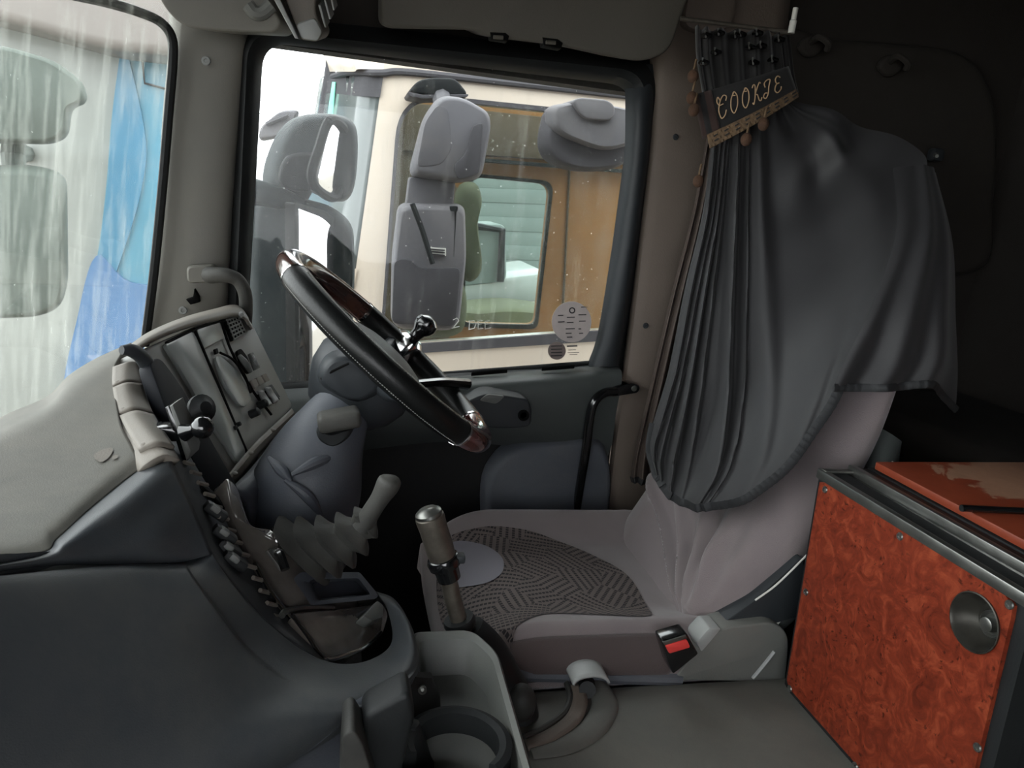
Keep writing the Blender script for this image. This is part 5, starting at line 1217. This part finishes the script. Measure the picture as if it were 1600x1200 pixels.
ob('roof_gutter', tube([PY(*q) for q in [(520, 120, NY + .36), (545, 113, NY + .1), (580, 114, NY), (600, 114, NY - .01), (640, 113, NY - .01), (800, 130, NY - .01), (1000, 152, NY - .01), (1150, 170, NY - .01)]], 0.012, 8, 50), 'mirror_mid', nt_)
ob('corner_screen', ppatch([[(500, 122, NY + .5), (524, 118, NY + .3), (560, 118, NY + .05), (600, 118, NY)], [(480, 250, NY + .5), (505, 250, NY + .3), (545, 250, NY + .05), (580, 250, NY)], [(455, 420, NY + .5), (480, 420, NY + .3), (520, 420, NY + .05), (556, 420, NY)]], 16, 12), 'screen_grey', nt_, label='grey corner of the windscreen', thick=0.01)
ob('screen_shade', ppatch([[(503, 120, NY + .48), (526, 117, NY + .28), (562, 117, NY + .04), (599, 117, NY - .01)], [(499, 146, NY + .48), (522, 146, NY + .28), (558, 150, NY + .04), (594, 152, NY - .01)]], 12, 4), 'mirror_mid', nt_)
ob('teal_strip', ppatch([[(519, 128, NY + .27), (524, 128, NY + .26)], [(511, 190, NY + .27), (521, 190, NY + .26)], [(505, 300, NY + .27), (519, 320, NY + .26)]], 4, 8), 'teal_plastic', nt_, thick=0.005)
ob('screen_pillar', tube([PY(*q) for q in [(518, 96, NY + .4), (508, 165, NY + .4), (500, 200, NY + .4)]], 0.02, 8), 'mirror_mid', nt_)
ob('front_corner', ppatch([[(470, 418, NY + .5), (500, 416, NY + .2), (530, 418, NY), (558, 420, NY - .01)], [(440, 640, NY + .5), (460, 640, NY + .2), (490, 640, NY), (520, 640, NY - .01)], [(400, 1000, NY + .5), (430, 1000, NY + .2), (460, 1000, NY), (490, 1000, NY - .01)]], 14, 10), 'cream_paint', nt_)
ob('orange_stripe', ppatch([[(466, 520, NY - .02), (474, 524, NY - .02)], [(486, 565, NY - .02), (497, 566, NY - .02)], [(512, 640, NY - .02), (530, 640, NY - .02)]], 4, 10), 'orange_paint', nt_, thick=0.004)
ob('window_seal', ring(rounded([PY(*q, NY - .008) for q in [(623, 143), (1066, 188), (1014, 528), (592, 556)]], [.15, .1, .07, .06], 8), rounded([PY(*q, NY - .008) for q in nwin], [.14, .1, .06, .05], 8), (0, .02, 0)), 'mirror_mid', nt_, label='grey window seal')
ob('side_window', slab([PY(*q, NY + .03) for q in [(622, 148), (1066, 190), (1014, 520), (594, 548)]], (0, 0.006, 0)), 'far_glass', nt_)
# its tan interior: far wall with another window
IY = 3.55
iw = [(736, 276), (860, 288), (836, 508), (724, 505)]
ir = [.06, .06, .04, .04]
iin = rounded([PY(*q, IY) for q in iw], ir, 6)
iout = rounded([PY(*q, IY) for q in [(560, 60), (1120, 110), (1060, 640), (540, 640)]], .02, 6)
ob('far_wall', ring(iout, iin, (0, .05, 0)), 'tan_interior', nt_, 30, label='tan inner wall of the far side')
ob('far_window_seal', ring(rounded([PY(*q, IY - .01) for q in [(732, 270), (866, 283), (840, 515), (718, 511)]], ir, 6), rounded([PY(*q, IY - .01) for q in iw], ir, 6), (0, .02, 0)), 'mirror_black', nt_)
ob('head_rail', slab(lower([(640, 160), (1060, 205), (1050, 262), (630, 235)], IY - .06), (0, .05, 0), .01), 'tan_dark', nt_)
ob('seam_rail', slab(lower([(740, 246), (1040, 270), (1040, 275), (740, 252)], IY - .08), (0, .06, 0), .004), 'mirror_black', nt_)
ob('wall_joint', tube(lower([(890, 262), (878, 520)], IY - .005), 0.006, 6), 'tan_dark', nt_)
ob('front_quarter', slab(lower([(560, 150), (652, 160), (690, 260), (720, 300), (700, 560), (540, 560)], IY - .03), (0, .03, 0), .01), 'tan_dark', nt_)
# things inside it
bg_ = thing('olive_bag', PY(670, 470, 3.2), 'olive cloth bundle behind the cream truck window', 'bag')
ob('bundle', pillow(smooth_loop([PY(*q, 3.2) for q in [(636, 500), (642, 456), (668, 430), (700, 414), (722, 440), (728, 480), (715, 520), (650, 525)]], 30), (0, -1, 0), .12, .1, 6, .4), 'olive_bag', bg_)
ob('bundle_top', pillow(smooth_loop([PY(*q, 3.3) for q in [(712, 300), (740, 285), (752, 310), (745, 350), (752, 420), (730, 440), (712, 400)]], 26), (0, -1, 0), .06, .06, 5, .4), 'olive_bag', bg_)
# mirrors of the cream truck
ml_ = rounded([PY(*q, 2.45) for q in [(622, 316), (725, 318), (727, 400), (715, 516), (610, 512), (612, 400)]], [.03, .03, .02, .05, .05, .02], 5)
nm = ob('main_mirror', pillow(ml_, (0, -1, 0), .06, .06, 5, .12), 'mirror_light', nt_, label='pale grey main mirror seen from behind')
ob('side_cap', slab(rounded([PY(*q, 2.39) for q in [(703, 322), (716, 322), (711, 404), (702, 402)]], .006, 3), (0, .04, 0), .004), 'mirror_black', nm)
ob('data_label', slab([PY(*q, 2.386) for q in [(668, 386), (697, 388), (697, 400), (668, 398)]], (0, .004, 0)), 'white_plastic', nm)
for k in range(3): ob('label_line', tube([PY(670, 389 + 4 * k, 2.384), PY(695, 391 + 4 * k, 2.384)], 0.002, 5), 'ink', nm)
ob('wiper', tube([PY(644, 318, 2.37), PY(660, 360, 2.37), (PY(676, 412, 2.37))], .009, 6), 'mirror_black', nm)
ob('lower_shade', slab(rounded([PY(*q, 2.386) for q in [(616, 406), (640, 404), (655, 420), (720, 418), (712, 510), (612, 506)]], .02, 3), (0, .01, 0), .003), 'mirror_mid', nm)
nu_ = ob('upper_mirror', pillow(rounded([PY(*q, 2.45) for q in [(640, 262), (660, 185), (684, 150), (720, 152), (762, 176), (765, 200), (750, 280), (712, 287), (642, 276)]], .03, 4), (0, -1, 0), .07, .06, 5, .15), 'mirror_light', nt_, label='pale grey angular upper mirror')
ob('dark_side', slab(rounded([PY(*q, 2.375) for q in [(738, 196), (756, 190), (750, 272), (716, 282), (708, 258), (728, 240)]], .015, 3), (0, .05, 0), .006), 'mirror_mid', nu_)
ob('facet', slab(rounded([PY(*q, 2.378) for q in [(664, 190), (684, 162), (700, 170), (708, 230), (690, 258), (650, 262)]], .02, 3), (0, .05, 0), .006), 'mirror_light', nu_)
ob('mirror_stem', slab(rounded([PY(*q, 2.44) for q in [(640, 276), (712, 282), (708, 326), (634, 324)]], .01, 3), (0, .06, 0), .01), 'mirror_light', nu_)
nb = ob('mirror_bracket', slab(rounded([PY(*q, 2.58) for q in [(637, 144), (652, 126), (672, 121), (712, 122), (733, 148), (700, 152)]], .02, 4), (0, .17, 0), .02, 3), 'mirror_black', nt_, label='dark wedge-shaped mirror bracket')
ob('bracket_foot', slab(rounded([PY(*q, 2.575) for q in [(637, 143), (660, 148), (733, 147), (730, 152), (660, 154), (640, 150)]], .006, 3), (0, .16, 0), .006), 'mirror_mid', nb)
ob('bracket_arm', tube([PY(690, 150, 2.62), PY(692, 165, 2.5), PY(694, 185, 2.44)], .03, 8), 'mirror_mid', nb)
nk = ob('kerb_mirror', pillow(smooth_loop([PY(*q, 2.5) for q in [(848, 190), (860, 172), (920, 176), (985, 190), (982, 235), (960, 262), (905, 268), (862, 256), (844, 230)]], 40), (0, -1, 0), .07, .08, 5, .15), 'mirror_mid', nt_, label='grey kerb mirror')
ob('upper_shell', pillow(smooth_loop([PY(*q, 2.46) for q in [(853, 186), (860, 166), (910, 162), (975, 172), (990, 190), (986, 222), (940, 236), (890, 222), (860, 206)]], 40), (0, -1, 0), .07, .05, 5, .15), 'mirror_light', nk)
ob('mounting_cap', slab(rounded([PY(*q, 2.375) for q in [(893, 158), (906, 152), (950, 156), (962, 166), (960, 184), (948, 189), (915, 186), (904, 176)]], .02, 4), (0, .36, 0), .012, 3), 'mirror_light', nk)

# ------------------------------------------------------------------ farther away: sheds, another truck
wt = thing('white_truck', PY(120, 400, 4.2), 'white truck with blue swoosh seen through the windscreen', 'truck')
WY = 4.2
ob('cab_side', slab(rounded([PY(*q, WY) for q in [(-500, -250), (330, -120), (330, 900), (-500, 1000)]], .2, 6), (0, 1.8, 0), .05, 3), 'white_paint', wt)
ob('roof_visor', slab(rounded([PY(*q, WY - .35) for q in [(-400, -220), (320, -140), (300, 92), (160, 76), (0, 32), (-400, -60)]], .08, 5), (0, .36, 0), .06, 3), 'pink_grey_paint', wt, label='grey roof visor')
def decal(name, q, mat, y, n=40): return ob(name, slab(smooth_loop([PY(a, b, y) for a, b in q], n), (0, .02, 0)), mat, wt)
ob('blue_swoosh', slab(rounded([PY(*q, WY - .02) for q in [(188, 80), (330, 92), (330, 640), (90, 640), (120, 560), (150, 420), (166, 300), (174, 180)]], [.03, .03, .03, .03, .3, .3, .3, .2], 5), (0, .019, 0)), 'blue_paint', wt, label='light blue swoosh')
ob('dark_blue_band', slab(rounded([PY(*q, WY - .035) for q in [(186, 92), (200, 86), (218, 160), (232, 240), (214, 330), (180, 430), (150, 520), (110, 640), (92, 640), (124, 556), (152, 420), (168, 300), (176, 180)]], .12, 4), (0, .014, 0)), 'deep_blue_paint', wt, label='deeper blue band')
ob('low_blue', slab(smooth_loop([PY(*q, WY - .04) for q in [(150, 400), (200, 440), (300, 470), (330, 640), (150, 660), (100, 620), (120, 500)]], 40), (0, .02, 0)), 'pale_blue_paint', wt)
ob('panel_gap', tube([PY(*q, WY - .04) for q in [(222, 92), (226, 130), (330, 158)]], .006, 6), 'mirror_mid', wt)
for nm_, q, lab in (('upper_mirror', [(-120, 80), (0, 70), (90, 96), (132, 130), (138, 160), (112, 168), (106, 215), (80, 226), (-120, 222)], 'grey-green upper mirror'),
                    ('lower_mirror', [(-120, 258), (60, 258), (104, 272), (106, 440), (96, 480), (60, 494), (-120, 500)], 'grey-green lower mirror')):
    t_ = ob(nm_, pillow(rounded([PY(*p, 3.2) for p in q], .05, 5), (.2, -1, 0), .08, .1, 5, .12), 'grey_green', wt, label=lab)
    ob('arm', tube([PY(q[0][0] + 150, q[0][1] + 60, 3.25), PY(q[0][0] + 140, 240, 3.35), PY(q[0][0] + 160, 240, WY)], .04, 8), 'grey_green', t_)
# shed roof and wall beyond
sh = thing('corrugated_shed', PY(420, 260, 12), 'shed with corrugated roof far behind the door mirrors', 'shed')
def corr():
    V, Fc = [], []; n = 60
    a, b, c, d = PY(300, 232, 12), PY(520, 262, 12), PY(520, 300, 10.5), PY(280, 288, 10.5)
    for k in range(n + 1):
        t = k / n; w_ = 0.05 * math.sin(k * 2.1)
        V += [a.lerp(b, t) + Vector((0, 0, w_)), d.lerp(c, t) + Vector((0, 0, w_))]
    for k in range(n): Fc.append([2 * k, 2 * k + 1, 2 * k + 3, 2 * k + 2])
    return V, Fc
ob('roof', corr(), 'roof_sheet', sh, 80, thick=0.03)
ob('wall', slab([PY(*q, 11.5) for q in [(280, 285), (520, 297), (520, 560), (280, 560)]], (0, .2, 0)), 'wall_pale', sh)
fm = thing('far_mirror', PY(425, 200, 2.9), 'pale mirror housing of another truck left of the wide-angle mirror', 'mirror')
ob('housing', pillow(rounded([PY(*q, 2.9) for q in [(404, 222), (406, 200), (440, 172), (470, 172), (462, 190), (440, 215)]], .03, 4), (0, -1, 0), .05, .06, 5, .2), 'mirror_light', fm)
ob('rib', tube([PY(*q, 2.84) for q in [(416, 194), (450, 180)]], .008, 6), 'mirror_mid', fm)
for k, (a, b) in enumerate((((380, 150), (540, 190)), ((380, 170), (540, 215)))):
    w_ = thing('overhead_wire', PY(460, 180 + 10 * k, 14), ('upper' if k == 0 else 'lower') + ' thin overhead wire crossing the white sky', 'wire')
    ob('wire', tube([PY(*a, 14), PY(*b, 14)], .006, 5), 'cable', w_)
# beyond the far window of the cream truck: a pale vehicle and hedge
pv = thing('pale_van', PY(780, 430, 6.0), 'pale green-white van beyond the cream truck cab', 'van')
ob('van_body', slab(rounded([PY(*q, 6.0) for q in [(700, 445), (860, 425), (870, 470), (700, 480)]], .05, 4), (0, 1, 0), .03), 'white_paint', pv)
ob('van_window', slab(rounded([PY(*q, 5.98) for q in [(720, 352), (790, 350), (792, 440), (720, 448)]], .06, 4), (0, .5, 0), .02), 'green_grey', pv)
ob('window_pillar', tube([PY(*q, 5.93) for q in [(735, 352), (785, 360), (782, 440)]], .03, 8), 'mirror_black', pv)
hg = thing('hedge', PY(780, 500, 5.6), 'dark green hedge beyond the cream truck cab', 'hedge')
ob('foliage', pillow(smooth_loop([PY(*q, 5.6) for q in [(690, 480), (730, 474), (790, 470), (850, 478), (880, 500), (870, 560), (700, 560)]], 40), (0, -1, 0), .3, .3, 5, .2), 'olive_bag', hg)
fw = thing('siding_wall', PY(790, 330, 9.0), 'grey-green siding wall beyond the cream truck cab', 'wall')
for k in range(8):
    ob('siding_board', slab([PY(*q, 9.0 - .01 * (k % 2)) for q in [(650, 268 + 22 * k), (930, 278 + 22 * k), (930, 300 + 22 * k), (650, 290 + 22 * k)]], (0, .1, 0), .005), 'green_grey', fw)
